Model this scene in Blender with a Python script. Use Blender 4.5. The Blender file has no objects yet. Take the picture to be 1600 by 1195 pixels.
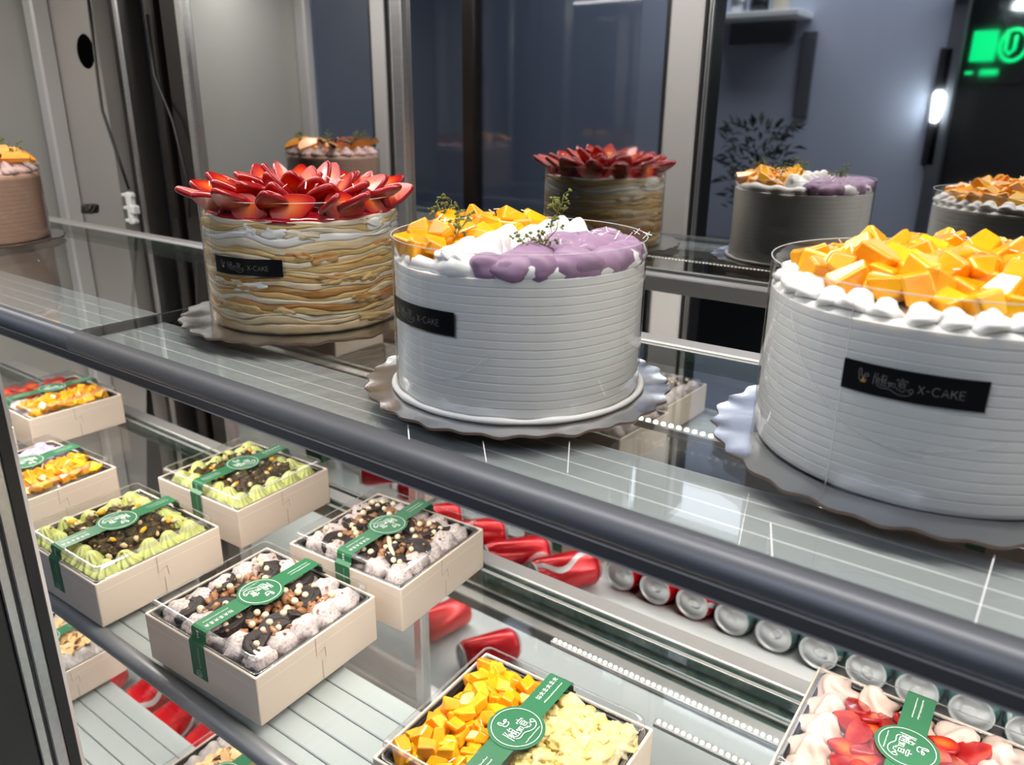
import bpy, bmesh, math, random
from mathutils import Vector, Matrix, noise as mnoise

PI = math.pi
random.seed(7)
scene = bpy.context.scene
COL = scene.collection
U = 0.5          # one layout unit = half a metre; the camera stands at (0, 0, 0) of the layout
ZC = 1.4         # camera height above the shop floor


def W(x, y, z=0.0):
    return Vector((x * U, y * U, ZC + z * U))


# ------------------------------------------------------------------ camera
cam = bpy.data.cameras.new('camera')
cam.sensor_width = 36.0
cam.lens = 1220.1 / 1600 * 36.0
cam.clip_start = 0.02
cam.dof.use_dof = True
cam.dof.focus_distance = 0.62
cam.dof.aperture_fstop = 9.0
yaw, pitch, roll = 0.62434, 0.33668, 0.01018
right = Vector((math.cos(yaw), math.sin(yaw), 0))
f0 = Vector((-math.sin(yaw), math.cos(yaw), 0))
zz = Vector((0, 0, 1))
fw = math.cos(pitch) * f0 - math.sin(pitch) * zz
up = math.cos(pitch) * zz + math.sin(pitch) * f0
r2 = math.cos(roll) * right + math.sin(roll) * up
u2 = -math.sin(roll) * right + math.cos(roll) * up
cob = bpy.data.objects.new('camera', cam)
cob.matrix_world = Matrix(((r2.x, u2.x, -fw.x, 0), (r2.y, u2.y, -fw.y, 0), (r2.z, u2.z, -fw.z, ZC), (0, 0, 0, 1)))
COL.objects.link(cob)
scene.camera = cob

# ------------------------------------------------------------------ world, exposure
world = bpy.data.worlds.new('world')
scene.world = world
world.use_nodes = True
world.node_tree.nodes['Background'].inputs[0].default_value = (0.40, 0.41, 0.44, 1)
world.node_tree.nodes['Background'].inputs[1].default_value = 0.05
scene.view_settings.view_transform = 'Standard'
scene.view_settings.look = 'None'
scene.view_settings.gamma = 1.0
scene.view_settings.use_curve_mapping = False
scene.view_settings.exposure = 0.0
cy = scene.cycles
cy.max_bounces = 12
cy.glossy_bounces = 6
cy.diffuse_bounces = 4
cy.transparent_max_bounces = 32
cy.caustics_reflective = False
cy.caustics_refractive = False


def area(name, loc, sx, sy, power, color=(1, 1, 1), rot=(0, 0, 0), parent=None, spread=PI):
    li = bpy.data.lights.new(name, 'AREA')
    li.shape = 'RECTANGLE'
    li.size, li.size_y = sx, sy
    li.energy = power
    li.color = color
    li.spread = spread
    o = bpy.data.objects.new(name, li)
    COL.objects.link(o)
    o.rotation_euler = rot
    o.location = loc
    if parent:
        o.parent = parent
        o.matrix_parent_inverse = Matrix.Identity(4)
    return o


# LED tube of the case canopy; unseen fill added to brighten the shop
P_CANOPY, P_SHELF, P_ROOM = 12.0, 5.1, 34.0
area('canopy_lamp', W(-1.1, 0.86, 0.66), 2.3, 0.05, P_CANOPY, (1.0, 0.95, 0.88))
area('room_fill_light', (-0.7, -1.55, 2.86), 2.6, 0.9, P_ROOM, (0.84, 0.90, 1.0))

# ------------------------------------------------------------------ materials


def mat(name, col, rough=0.5, metal=0.0, spec=0.5, noise=None, bump=None, sss=0.0, coat=0.0, emit=None, sss_r=0.006):
    m = bpy.data.materials.new(name)
    m.use_nodes = True
    nt = m.node_tree
    b = nt.nodes['Principled BSDF']
    b.inputs['Base Color'].default_value = (*col, 1)
    b.inputs['Roughness'].default_value = rough
    b.inputs['Metallic'].default_value = metal
    b.inputs['Specular IOR Level'].default_value = spec
    b.inputs['Coat Weight'].default_value = coat
    b.inputs['Coat Roughness'].default_value = 0.08
    if sss:
        b.inputs['Subsurface Weight'].default_value = sss
        b.inputs['Subsurface Radius'].default_value = (1.0, 0.6, 0.35)
        b.inputs['Subsurface Scale'].default_value = sss_r
    tc = nt.nodes.new('ShaderNodeTexCoord')
    if noise:
        sc, col2, lo, hi = noise[:4]
        n = nt.nodes.new('ShaderNodeTexNoise')
        n.inputs['Scale'].default_value = sc
        n.inputs['Detail'].default_value = 5
        mp = nt.nodes.new('ShaderNodeMapping')
        if len(noise) > 4:
            mp.inputs['Scale'].default_value = noise[4]
        nt.links.new(tc.outputs['Object'], mp.inputs[0])
        nt.links.new(mp.outputs[0], n.inputs['Vector'])
        r = nt.nodes.new('ShaderNodeValToRGB')
        r.color_ramp.elements[0].position = lo
        r.color_ramp.elements[1].position = hi
        r.color_ramp.elements[0].color = (*col, 1)
        r.color_ramp.elements[1].color = (*col2, 1)
        nt.links.new(n.outputs['Fac'], r.inputs[0])
        nt.links.new(r.outputs[0], b.inputs['Base Color'])
    if bump:
        sc, st, di = bump[:3]
        n = nt.nodes.new('ShaderNodeTexNoise')
        n.inputs['Scale'].default_value = sc
        n.inputs['Detail'].default_value = 4
        mp = nt.nodes.new('ShaderNodeMapping')
        if len(bump) > 3:
            mp.inputs['Scale'].default_value = bump[3]
        nt.links.new(tc.outputs['Object'], mp.inputs[0])
        nt.links.new(mp.outputs[0], n.inputs['Vector'])
        bp = nt.nodes.new('ShaderNodeBump')
        bp.inputs['Strength'].default_value = st
        bp.inputs['Distance'].default_value = di
        nt.links.new(n.outputs['Fac'], bp.inputs['Height'])
        nt.links.new(bp.outputs[0], b.inputs['Normal'])
    if emit:
        b.inputs['Emission Color'].default_value = (*emit[0], 1)
        b.inputs['Emission Strength'].default_value = emit[1]
    return m


def clear(name, tint=(0.97, 0.97, 0.97), f0=0.04, rough=0.03, gain=1.0, haze=0.0, hazecol=(0.8, 0.8, 0.8)):
    """thin clear sheet: transparent, with a Fresnel gloss on both sides"""
    m = bpy.data.materials.new(name)
    m.use_nodes = True
    nt = m.node_tree
    nt.nodes.clear()
    out = nt.nodes.new('ShaderNodeOutputMaterial')
    tr = nt.nodes.new('ShaderNodeBsdfTransparent')
    tr.inputs[0].default_value = (*tint, 1)
    gl = nt.nodes.new('ShaderNodeBsdfGlossy')
    gl.inputs['Roughness'].default_value = rough
    lw = nt.nodes.new('ShaderNodeLayerWeight')
    lw.inputs[0].default_value = 0.5
    p = nt.nodes.new('ShaderNodeMath')
    p.operation = 'POWER'
    p.inputs[1].default_value = 4.0
    nt.links.new(lw.outputs['Facing'], p.inputs[0])
    ma = nt.nodes.new('ShaderNodeMath')
    ma.operation = 'MULTIPLY_ADD'
    ma.inputs[1].default_value = (1 - f0) * gain * 0.8
    ma.inputs[2].default_value = f0 * gain
    ma.use_clamp = True
    nt.links.new(p.outputs[0], ma.inputs[0])
    mx = nt.nodes.new('ShaderNodeMixShader')
    nt.links.new(ma.outputs[0], mx.inputs[0])
    nt.links.new(tr.outputs[0], mx.inputs[1])
    nt.links.new(gl.outputs[0], mx.inputs[2])
    last = mx
    if haze:
        df = nt.nodes.new('ShaderNodeBsdfDiffuse')
        df.inputs[0].default_value = (*hazecol, 1)
        m2 = nt.nodes.new('ShaderNodeMixShader')
        m2.inputs[0].default_value = haze
        nt.links.new(mx.outputs[0], m2.inputs[1])
        nt.links.new(df.outputs[0], m2.inputs[2])
        last = m2
    nt.links.new(last.outputs[0], out.inputs[0])
    return m


def emitm(name, col, s):
    m = bpy.data.materials.new(name)
    m.use_nodes = True
    b = m.node_tree.nodes['Principled BSDF']
    b.inputs['Base Color'].default_value = (*col, 1)
    b.inputs['Emission Color'].default_value = (*col, 1)
    b.inputs['Emission Strength'].default_value = s
    return m


MT = dict(
    alu=mat('aluminium', (0.62, 0.61, 0.60), 0.3, 1.0, noise=(30, (0.55, 0.54, 0.53), 0.3, 0.7, (0.05, 8, 8))),
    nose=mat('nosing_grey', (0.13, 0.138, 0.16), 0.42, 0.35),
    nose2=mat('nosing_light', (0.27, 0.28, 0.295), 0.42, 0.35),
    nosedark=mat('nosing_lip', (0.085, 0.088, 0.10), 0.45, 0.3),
    white_post=mat('satin_post', (0.54, 0.525, 0.525), 0.42, 0.25, bump=(6, 0.15, 0.002)),
    rail=mat('satin_rail', (0.46, 0.45, 0.44), 0.5, 0.6),
    black=mat('black_gasket', (0.012, 0.012, 0.013), 0.35),
    dark=mat('dark_brown_metal', (0.014, 0.011, 0.010), 0.25, 0.2),
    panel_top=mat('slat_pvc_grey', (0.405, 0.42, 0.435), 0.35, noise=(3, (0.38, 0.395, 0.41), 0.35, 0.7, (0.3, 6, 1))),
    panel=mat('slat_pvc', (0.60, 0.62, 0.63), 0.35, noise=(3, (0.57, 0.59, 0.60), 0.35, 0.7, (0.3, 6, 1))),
    groove=mat('groove_light', (0.86, 0.87, 0.87), 0.5),
    groove_dark=mat('groove_grey', (0.32, 0.33, 0.34), 0.5),
    endwall=mat('painted_end_panel', (0.44, 0.44, 0.42), 0.3, 0.15, noise=(2.2, (0.40, 0.39, 0.375), 0.35, 0.7)),
    strip=mat('painted_back_strip', (0.42, 0.39, 0.37), 0.35, 0.2, noise=(2.2, (0.38, 0.36, 0.34), 0.35, 0.7)),
    glass=clear('shelf_glass', (0.945, 0.962, 0.955), 0.035, 0.012, 1.0),
    gedge=mat('glass_edge', (0.035, 0.06, 0.05), 0.12, noise=(60, (0.10, 0.12, 0.09), 0.52, 0.75)),
    film=clear('acetate', (0.965, 0.965, 0.965), 0.045, 0.04, 1.0),
    film_line=clear('pale_film_line', (0.93, 0.93, 0.93), 0.06, 0.15, 1.0, 0.38, (0.9, 0.9, 0.9)),
    lid=clear('lid_plastic', (0.965, 0.965, 0.965), 0.045, 0.05, 0.8),
    lidedge=clear('lid_edge_highlight', (0.92, 0.92, 0.92), 0.14, 0.12, 1.5, 0.10, (0.9, 0.9, 0.9)),  # whitish haze mixed in paints bright highlights on the lid edges
    pane=clear('door_pane', (0.80, 0.83, 0.86), 0.06, 0.02),
    card=mat('cream_card', (0.74, 0.63, 0.53), 0.5, noise=(4, (0.70, 0.59, 0.49), 0.35, 0.7, (1, 1, 6))),
    seam=mat('card_fold', (0.40, 0.33, 0.27), 0.6),
    seaml=mat('card_fold_highlight', (0.86, 0.80, 0.72), 0.5),
    tray=mat('black_tray', (0.012, 0.011, 0.011), 0.25),
    green=mat('green_band', (0.026, 0.135, 0.060), 0.35, noise=(3, (0.032, 0.155, 0.070), 0.3, 0.7)),
    ink=mat('white_ink', (0.9, 0.92, 0.9), 0.5),
    sticker=mat('black_sticker', (0.004, 0.004, 0.005), 0.35, spec=0.25),
    sinkg=mat('grey_ink', (0.19, 0.18, 0.17), 0.5),
    sgold=mat('gold_ink', (0.42, 0.22, 0.06), 0.45),
    white=mat('white_cream', (0.86, 0.845, 0.825), 0.42, sss=0.25, bump=(90, 0.12, 0.0012)),
    frost=mat('combed_cream', (0.80, 0.80, 0.775), 0.45, sss=0.2, bump=(5, 0.08, 0.0015, (1, 1, 60))),
    purple=mat('taro_cream', (0.30, 0.18, 0.30), 0.45, sss=0.2, noise=(40, (0.335, 0.205, 0.33), 0.35, 0.65)),
    lilac=mat('lilac_cream', (0.60, 0.42, 0.68), 0.5, sss=0.2, noise=(120, (0.75, 0.62, 0.80), 0.5, 0.65)),
    brown_cream=mat('cocoa_cream', (0.50, 0.315, 0.235), 0.48, sss=0.15),
    pinkbrown=mat('piped_rose_cream', (0.70, 0.50, 0.47), 0.5, sss=0.15),
    mango=mat('mango', (0.92, 0.345, 0.005), 0.22, noise=(45, (0.95, 0.48, 0.012), 0.35, 0.7), sss=0.3, coat=0.4),
    mango2=mat('mango_pale', (0.95, 0.50, 0.014), 0.22, noise=(45, (0.92, 0.36, 0.006), 0.4, 0.8), sss=0.3, coat=0.4),
    skin=mat('strawberry_skin', (0.32, 0.003, 0.007), 0.28, noise=(220, (0.55, 0.06, 0.03), 0.62, 0.75), coat=0.25, bump=(240, 0.3, 0.001)),
    glaze=mat('red_glaze', (0.36, 0.004, 0.010), 0.1, sss=0.2, coat=1.0),
    creamy=mat('crepe_cream', (0.76, 0.68, 0.55), 0.5, sss=0.2, noise=(14, (0.66, 0.50, 0.28), 0.42, 0.72, (1, 1, 5)), bump=(30, 0.5, 0.003, (1, 1, 7))),
    crepe=mat('crepe_yellow', (0.66, 0.48, 0.21), 0.55, noise=(14, (0.52, 0.30, 0.09), 0.42, 0.75, (1, 1, 6)), sss=0.15, bump=(30, 0.6, 0.003, (1, 1, 8))),
    caramel=mat('crepe_caramel', (0.42, 0.18, 0.035), 0.5, noise=(12, (0.62, 0.42, 0.19), 0.44, 0.62, (1, 1, 4)), sss=0.15, bump=(30, 0.6, 0.003, (1, 1, 8))),
    crust=mat('crepe_crust', (0.58, 0.37, 0.16), 0.6, noise=(14, (0.72, 0.56, 0.34), 0.42, 0.62, (1, 1, 2)), bump=(60, 0.6, 0.002)),
    silver=mat('foil_board', (0.66, 0.66, 0.67), 0.22, 1.0, bump=(170, 0.35, 0.0006, (1, 0.3, 1))),
    bronze=mat('board_rim', (0.20, 0.13, 0.10), 0.35, 0.5),
    matcha=mat('matcha_cream', (0.57, 0.61, 0.19), 0.5, sss=0.2, noise=(60, (0.66, 0.69, 0.29), 0.35, 0.7)),
    crumb=mat('cocoa_crumb', (0.045, 0.025, 0.014), 0.8, spec=0.25, noise=(150, (0.12, 0.095, 0.025), 0.46, 0.62), bump=(260, 1.0, 0.005)),
    greycream=mat('cookie_cream', (0.64, 0.55, 0.535), 0.55, noise=(420, (0.34, 0.27, 0.26), 0.48, 0.68), sss=0.15, bump=(60, 0.25, 0.002)),
    greycream2=mat('grey_piped_cream', (0.52, 0.48, 0.46), 0.5, noise=(90, (0.36, 0.32, 0.31), 0.5, 0.7), sss=0.15),
    cookie=mat('dark_cookie', (0.022, 0.015, 0.014), 0.6, bump=(110, 0.7, 0.0025)),
    nut=mat('candied_nut', (0.36, 0.17, 0.075), 0.35, noise=(70, (0.22, 0.09, 0.04), 0.4, 0.7), coat=0.3),
    nutpale=mat('pale_nut', (0.78, 0.58, 0.33), 0.45, noise=(50, (0.66, 0.42, 0.19), 0.45, 0.7)),
    pearl=mat('crispy_pearl', (0.84, 0.71, 0.48), 0.3, coat=0.3),
    almond=mat('almond_flake', (0.84, 0.55, 0.25), 0.4, noise=(40, (0.90, 0.70, 0.42), 0.4, 0.7)),
    coconut=mat('coconut', (0.92, 0.90, 0.86), 0.5, sss=0.2),
    durian=mat('durian_cream', (0.84, 0.66, 0.24), 0.45, noise=(35, (0.86, 0.73, 0.40), 0.4, 0.65), sss=0.25, bump=(55, 0.9, 0.006)),
    blush=mat('blush_cream', (0.68, 0.52, 0.45), 0.5, sss=0.25, bump=(70, 0.3, 0.002)),
    sponge=mat('sponge', (0.72, 0.45, 0.14), 0.7),
    leaf=mat('herb_green', (0.10, 0.135, 0.022), 0.5, noise=(120, (0.20, 0.23, 0.04), 0.4, 0.7)),
    figskin=mat('dark_peel', (0.05, 0.012, 0.02), 0.3),
    orange=mat('orange_flesh', (0.88, 0.33, 0.04), 0.3, noise=(40, (0.92, 0.45, 0.08), 0.4, 0.7), coat=0.3),
    cable=mat('black_cable', (0.012, 0.012, 0.012), 0.4),
    clip=mat('white_plastic', (0.85, 0.85, 0.84), 0.4),
    canend=mat('can_aluminium', (0.70, 0.71, 0.72), 0.36, 0.9),
    ceramic=mat('cream_ceramic', (0.80, 0.70, 0.52), 0.25, coat=0.4),
    deck=mat('white_deck', (0.50, 0.525, 0.53), 0.35),
    boardw=mat('white_board', (0.70, 0.72, 0.73), 0.4),
    wallblue=mat('blue_grey_wall', (0.52, 0.56, 0.67), 0.7, noise=(0.8, (0.43, 0.47, 0.57), 0.35, 0.7, (3, 1, 0.3))),
    walldark=mat('dark_wall', (0.10, 0.105, 0.12), 0.7),
    floor=mat('shop_floor', (0.20, 0.20, 0.21), 0.35, noise=(3, (0.16, 0.16, 0.17), 0.4, 0.6)),
    doordark=mat('dark_door', (0.012, 0.013, 0.016), 0.3),
    hole=mat('hole_black', (0.002, 0.002, 0.002), 0.95, spec=0.0),
    neon=emitm('green_neon', (0.0, 0.80, 0.22), 1.3),
    ledw=emitm('cool_led', (0.85, 0.95, 1.0), 60.0),
    led=emitm('warm_led', (1.0, 0.93, 0.80), 6.0),
    foliage=mat('dark_foliage', (0.030, 0.040, 0.032), 0.6),
    greencard=mat('green_carton', (0.05, 0.13, 0.055), 0.4),
    yellowcard=mat('yellow_carton', (0.72, 0.42, 0.07), 0.4),
)


def mirror_mat():
    m = mat('mirror', (0.70, 0.71, 0.72), 0.012, 1.0)
    nt = m.node_tree
    b = nt.nodes['Principled BSDF']
    tc = nt.nodes.new('ShaderNodeTexCoord')
    n = nt.nodes.new('ShaderNodeTexNoise')
    n.inputs['Scale'].default_value = 5
    n.inputs['Detail'].default_value = 6
    mp = nt.nodes.new('ShaderNodeMapping')
    mp.inputs['Scale'].default_value = (3, 1, 0.35)
    nt.links.new(tc.outputs['Object'], mp.inputs[0])
    nt.links.new(mp.outputs[0], n.inputs['Vector'])
    r = nt.nodes.new('ShaderNodeMapRange')
    r.inputs['From Min'].default_value = 0.35
    r.inputs['From Max'].default_value = 0.75
    r.inputs['To Min'].default_value = 0.006
    r.inputs['To Max'].default_value = 0.05
    nt.links.new(n.outputs['Fac'], r.inputs['Value'])
    nt.links.new(r.outputs[0], b.inputs['Roughness'])
    return m


MT['mirror'] = mirror_mat()


def strawberry_face():
    """flesh of a cut strawberry: pale heart, orange then red toward the skin"""
    m = mat('strawberry_flesh', (0.9, 0.3, 0.1), 0.30, spec=0.3, sss=0.1, coat=0.2)
    nt = m.node_tree
    b = nt.nodes['Principled BSDF']
    tc = nt.nodes.new('ShaderNodeTexCoord')
    mp = nt.nodes.new('ShaderNodeMapping')
    mp.inputs['Scale'].default_value = (1 / 0.019, 1 / 0.0125, 0)
    nt.links.new(tc.outputs['Object'], mp.inputs[0])
    ln = nt.nodes.new('ShaderNodeVectorMath')
    ln.operation = 'LENGTH'
    nt.links.new(mp.outputs[0], ln.inputs[0])
    r = nt.nodes.new('ShaderNodeValToRGB')
    e = r.color_ramp.elements
    e[0].position, e[0].color = 0.0, (0.66, 0.19, 0.05, 1)
    e[1].position, e[1].color = 1.0, (0.28, 0.002, 0.005, 1)
    for pos, c in ((0.30, (0.62, 0.115, 0.018, 1)), (0.58, (0.54, 0.035, 0.006, 1)), (0.80, (0.38, 0.004, 0.006, 1))):
        x = e.new(pos)
        x.color = c
    nt.links.new(ln.outputs['Value'], r.inputs[0])
    nt.links.new(r.outputs[0], b.inputs['Base Color'])
    return m


MT['flesh'] = strawberry_face()
MT['fleshred'] = mat('glazed_berry', (0.36, 0.006, 0.008), 0.12, noise=(55, (0.60, 0.085, 0.04), 0.45, 0.72), sss=0.2, coat=1.0)


def can_mat(name, base, mark):
    m = mat(name, base, 0.22, 0.35, coat=0.3)
    nt = m.node_tree
    b = nt.nodes['Principled BSDF']
    tc = nt.nodes.new('ShaderNodeTexCoord')
    sp = nt.nodes.new('ShaderNodeSeparateXYZ')
    nt.links.new(tc.outputs['Object'], sp.inputs[0])
    at = nt.nodes.new('ShaderNodeMath')
    at.operation = 'ARCTAN2'
    nt.links.new(sp.outputs['X'], at.inputs[0])
    nt.links.new(sp.outputs['Z'], at.inputs[1])
    # swoosh: a sine ribbon running along the can
    s1 = nt.nodes.new('ShaderNodeMath')
    s1.operation = 'MULTIPLY_ADD'
    s1.inputs[1].default_value = 62.0
    nt.links.new(sp.outputs['Y'], s1.inputs[0])
    s2 = nt.nodes.new('ShaderNodeMath')
    s2.operation = 'SINE'
    nt.links.new(s1.outputs[0], s2.inputs[0])
    d = nt.nodes.new('ShaderNodeMath')
    d.operation = 'MULTIPLY_ADD'
    d.inputs[1].default_value = -0.35
    nt.links.new(s2.outputs[0], d.inputs[0])
    nt.links.new(at.outputs[0], d.inputs[2])
    ab = nt.nodes.new('ShaderNodeMath')
    ab.operation = 'ABSOLUTE'
    nt.links.new(d.outputs[0], ab.inputs[0])
    lt = nt.nodes.new('ShaderNodeMath')
    lt.operation = 'LESS_THAN'
    lt.inputs[1].default_value = 0.16
    nt.links.new(ab.outputs[0], lt.inputs[0])
    mx = nt.nodes.new('ShaderNodeMix')
    mx.data_type = 'RGBA'
    mx.inputs['A'].default_value = (*base, 1)
    mx.inputs['B'].default_value = (*mark, 1)
    nt.links.new(lt.outputs[0], mx.inputs['Factor'])
    nt.links.new(mx.outputs['Result'], b.inputs['Base Color'])
    return m


MT['canred'] = can_mat('red_can', (0.60, 0.006, 0.014), (0.80, 0.78, 0.78))
MT['cangreen'] = can_mat('green_can', (0.07, 0.14, 0.14), (0.55, 0.60, 0.60))

# ------------------------------------------------------------------ mesh helpers


class MB:
    def __init__(s):
        s.v, s.f, s.m, s.sm = [], [], [], []

    def add(s, verts, faces, mi=0, smooth=False, mtx=None):
        o = len(s.v)
        for p in verts:
            p = Vector(p)
            s.v.append(mtx @ p if mtx else p)
        for f in faces:
            s.f.append([i + o for i in f])
            s.m.append(mi)
            s.sm.append(smooth)
        return s

    def box(s, x0, x1, y0, y1, z0, z1, b=0.0, mi=0, mtx=None):
        v, f = rbox_data(x1 - x0, y1 - y0, z1 - z0, b)
        t = Matrix.Translation(((x0 + x1) / 2, (y0 + y1) / 2, (z0 + z1) / 2))
        return s.add(v, f, mi, False, (mtx @ t) if mtx else t)

    def lathe(s, prof, n=32, mi=0, smooth=True, mtx=None, rf=None, caps=(False, False)):
        """prof: list of (r, z); rf(angle, r, z) -> (r, z) may perturb"""
        vs, fs = [], []
        for r, z in prof:
            for k in range(n):
                a = 2 * PI * k / n
                rr, zq = rf(a, r, z) if rf else (r, z)
                vs.append((rr * math.cos(a), rr * math.sin(a), zq))
        for j in range(len(prof) - 1):
            for k in range(n):
                k2 = (k + 1) % n
                fs.append((j * n + k, j * n + k2, (j + 1) * n + k2, (j + 1) * n + k))
        if caps[0]:
            fs.append(tuple(range(n))[::-1])
        if caps[1]:
            fs.append(tuple((len(prof) - 1) * n + k for k in range(n)))
        return s.add(vs, fs, mi, smooth, mtx)

    def tube(s, pts, r, n=8, mi=0, caps=True):
        pts = [Vector(p) for p in pts]
        vs, fs = [], []
        prev = None
        for i, p in enumerate(pts):
            t = (pts[min(i + 1, len(pts) - 1)] - pts[max(i - 1, 0)]).normalized()
            if prev is None:
                ref = Vector((0, 0, 1)) if abs(t.z) < 0.9 else Vector((1, 0, 0))
                a = t.cross(ref).normalized()
            else:
                a = (prev - t * prev.dot(t)).normalized()
            prev = a
            b = t.cross(a)
            rr = r[i] if isinstance(r, (list, tuple)) else r
            for k in range(n):
                w = 2 * PI * k / n
                vs.append(p + rr * (math.cos(w) * a + math.sin(w) * b))
        for j in range(len(pts) - 1):
            for k in range(n):
                k2 = (k + 1) % n
                fs.append((j * n + k, j * n + k2, (j + 1) * n + k2, (j + 1) * n + k))
        if caps:
            fs.append(tuple(range(n))[::-1])
            fs.append(tuple((len(pts) - 1) * n + k for k in range(n)))
        return s.add(vs, fs, mi, True)

    def extrude_x(s, prof, x0, x1, mi=0, smooth=False):
        """closed profile of (y, z), extruded along X"""
        n = len(prof)
        vs = [(x0, y, z) for y, z in prof] + [(x1, y, z) for y, z in prof]
        fs = [(k, k + n, (k + 1) % n + n, (k + 1) % n) for k in range(n)]
        s.add(vs, fs, mi, smooth)
        s.f.append([i + len(s.v) - 2 * n for i in range(n)])
        s.m.append(mi)
        s.sm.append(False)
        s.f.append([i + len(s.v) - n for i in range(n)][::-1])
        s.m.append(mi)
        s.sm.append(False)
        return s

    def ribbon(s, pts, w, mapf, mi=0):
        """flat stroke of width w along 2D points, mapped to 3D by mapf"""
        P = [Vector((p[0], p[1])) for p in pts]
        vs, fs = [], []
        for i, p in enumerate(P):
            t = P[min(i + 1, len(P) - 1)] - P[max(i - 1, 0)]
            if t.length < 1e-9:
                t = Vector((1, 0))
            t.normalize()
            nrm = Vector((-t.y, t.x)) * w / 2
            vs.append(mapf(*(p + nrm)))
            vs.append(mapf(*(p - nrm)))
        for i in range(len(P) - 1):
            fs.append((2 * i, 2 * i + 1, 2 * i + 3, 2 * i + 2))
        return s.add(vs, fs, mi, False)

    def mesh(s, name, mats):
        me = bpy.data.meshes.new(name)
        me.from_pydata([tuple(p) for p in s.v], [], s.f)
        for k in (mats if isinstance(mats, (list, tuple)) else [mats]):
            me.materials.append(MT[k])
        me.polygons.foreach_set('material_index', s.m)
        me.polygons.foreach_set('use_smooth', s.sm)
        bm = bmesh.new()
        bm.from_mesh(me)
        bmesh.ops.recalc_face_normals(bm, faces=bm.faces)
        bm.to_mesh(me)
        bm.free()
        me.update()
        return me

    def build(s, name, mats, parent=None):
        return put(name, s.mesh(name, mats), parent)


def put(name, me, parent=None, loc=None, rot=None, scale=None):
    o = bpy.data.objects.new(name, me)
    COL.objects.link(o)
    if parent:
        o.parent = parent
    if loc is not None:
        o.location = loc
    if rot is not None:
        o.rotation_euler = rot
    if scale is not None:
        o.scale = (scale,) * 3 if isinstance(scale, (int, float)) else scale
    return o


def rbox_data(sx, sy, sz, b):
    hx, hy, hz = sx / 2, sy / 2, sz / 2
    if b <= 0:
        v = [(x, y, z) for x in (-hx, hx) for y in (-hy, hy) for z in (-hz, hz)]
        f = [(0, 1, 3, 2), (4, 6, 7, 5), (0, 4, 5, 1), (2, 3, 7, 6), (0, 2, 6, 4), (1, 5, 7, 3)]
        return v, f
    b = min(b, hx * 0.95, hy * 0.95, hz * 0.95)
    v, idx = [], {}
    for i in (-1, 1):
        for j in (-1, 1):
            for k in (-1, 1):
                idx[i, j, k, 'x'] = len(v)
                v.append((i * hx, j * (hy - b), k * (hz - b)))
                idx[i, j, k, 'y'] = len(v)
                v.append((i * (hx - b), j * hy, k * (hz - b)))
                idx[i, j, k, 'z'] = len(v)
                v.append((i * (hx - b), j * (hy - b), k * hz))
    f = []
    S = (-1, 1)
    for i in S:
        f.append([idx[i, a, c, 'x'] for a, c in ((-1, -1), (1, -1), (1, 1), (-1, 1))])
        f.append([idx[a, i, c, 'y'] for a, c in ((-1, -1), (1, -1), (1, 1), (-1, 1))])
        f.append([idx[a, c, i, 'z'] for a, c in ((-1, -1), (1, -1), (1, 1), (-1, 1))])
    for i in S:
        for j in S:
            f.append([idx[i, j, -1, 'x'], idx[i, j, 1, 'x'], idx[i, j, 1, 'y'], idx[i, j, -1, 'y']])
            f.append([idx[i, -1, j, 'x'], idx[i, 1, j, 'x'], idx[i, 1, j, 'z'], idx[i, -1, j, 'z']])
            f.append([idx[-1, i, j, 'y'], idx[1, i, j, 'y'], idx[1, i, j, 'z'], idx[-1, i, j, 'z']])
            for k in S:
                f.append([idx[i, j, k, 'x'], idx[i, j, k, 'y'], idx[i, j, k, 'z']])
    return v, f


def empty(name, loc, rz=0.0):
    o = bpy.data.objects.new(name, None)
    o.empty_display_size = 0.05
    COL.objects.link(o)
    o.location = loc
    o.rotation_euler = (0, 0, rz)
    return o


def tag(o, label=None, cat=None, group=None, kind=None):
    if label:
        o['label'] = label
    if cat:
        o['category'] = cat
    if group:
        o['group'] = group
    if kind:
        o['kind'] = kind
    return o


def ico(sub):
    bm = bmesh.new()
    bmesh.ops.create_icosphere(bm, subdivisions=sub, radius=1.0)
    v = [tuple(p.co) for p in bm.verts]
    f = [[q.index for q in p.verts] for p in bm.faces]
    bm.free()
    return v, f


ICO1, ICO2, ICO3 = ico(1), ico(2), ico(3)


def blob(name, mats, r, seed, amp=0.25, freq=1.3, sub=ICO2, smooth=True):
    rnd = Vector((seed * 3.7, seed * 1.3, seed * 7.1))
    vs = []
    for p in sub[0]:
        p = Vector(p)
        k = 1 + amp * mnoise.noise(p * freq + rnd)
        vs.append(Vector((p.x * r[0], p.y * r[1], p.z * r[2])) * k)
    return MB().add(vs, sub[1], 0, smooth).mesh(name, mats)


def dollop(name, mats, r, h, lobes=7, depth=0.22, twist=1.1, rows=12, n=42, tip=0.06, power=0.62, seed=0):
    prof = [(0.0, 0.0)]
    prof = []
    for i in range(rows + 1):
        t = i / rows
        # belly then peak
        rr = r * (1 - t) ** power * (0.88 + 0.30 * math.sin(PI * min(1, t * 1.6 + 0.12)))
        if i == rows:
            rr = r * tip * 0.2
        prof.append((rr, h * t))

    def rf(a, rr, z):
        t = z / h
        k = 1 + depth * math.cos(lobes * (a + twist * t)) * (0.35 + 0.65 * (1 - t)) + 0.04 * mnoise.noise(Vector((math.cos(a) * 2 + seed, math.sin(a) * 2, t * 2)))
        return rr * k, z
    return MB().lathe(prof, n, 0, True, None, rf, (True, True)).mesh(name, mats)


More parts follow.
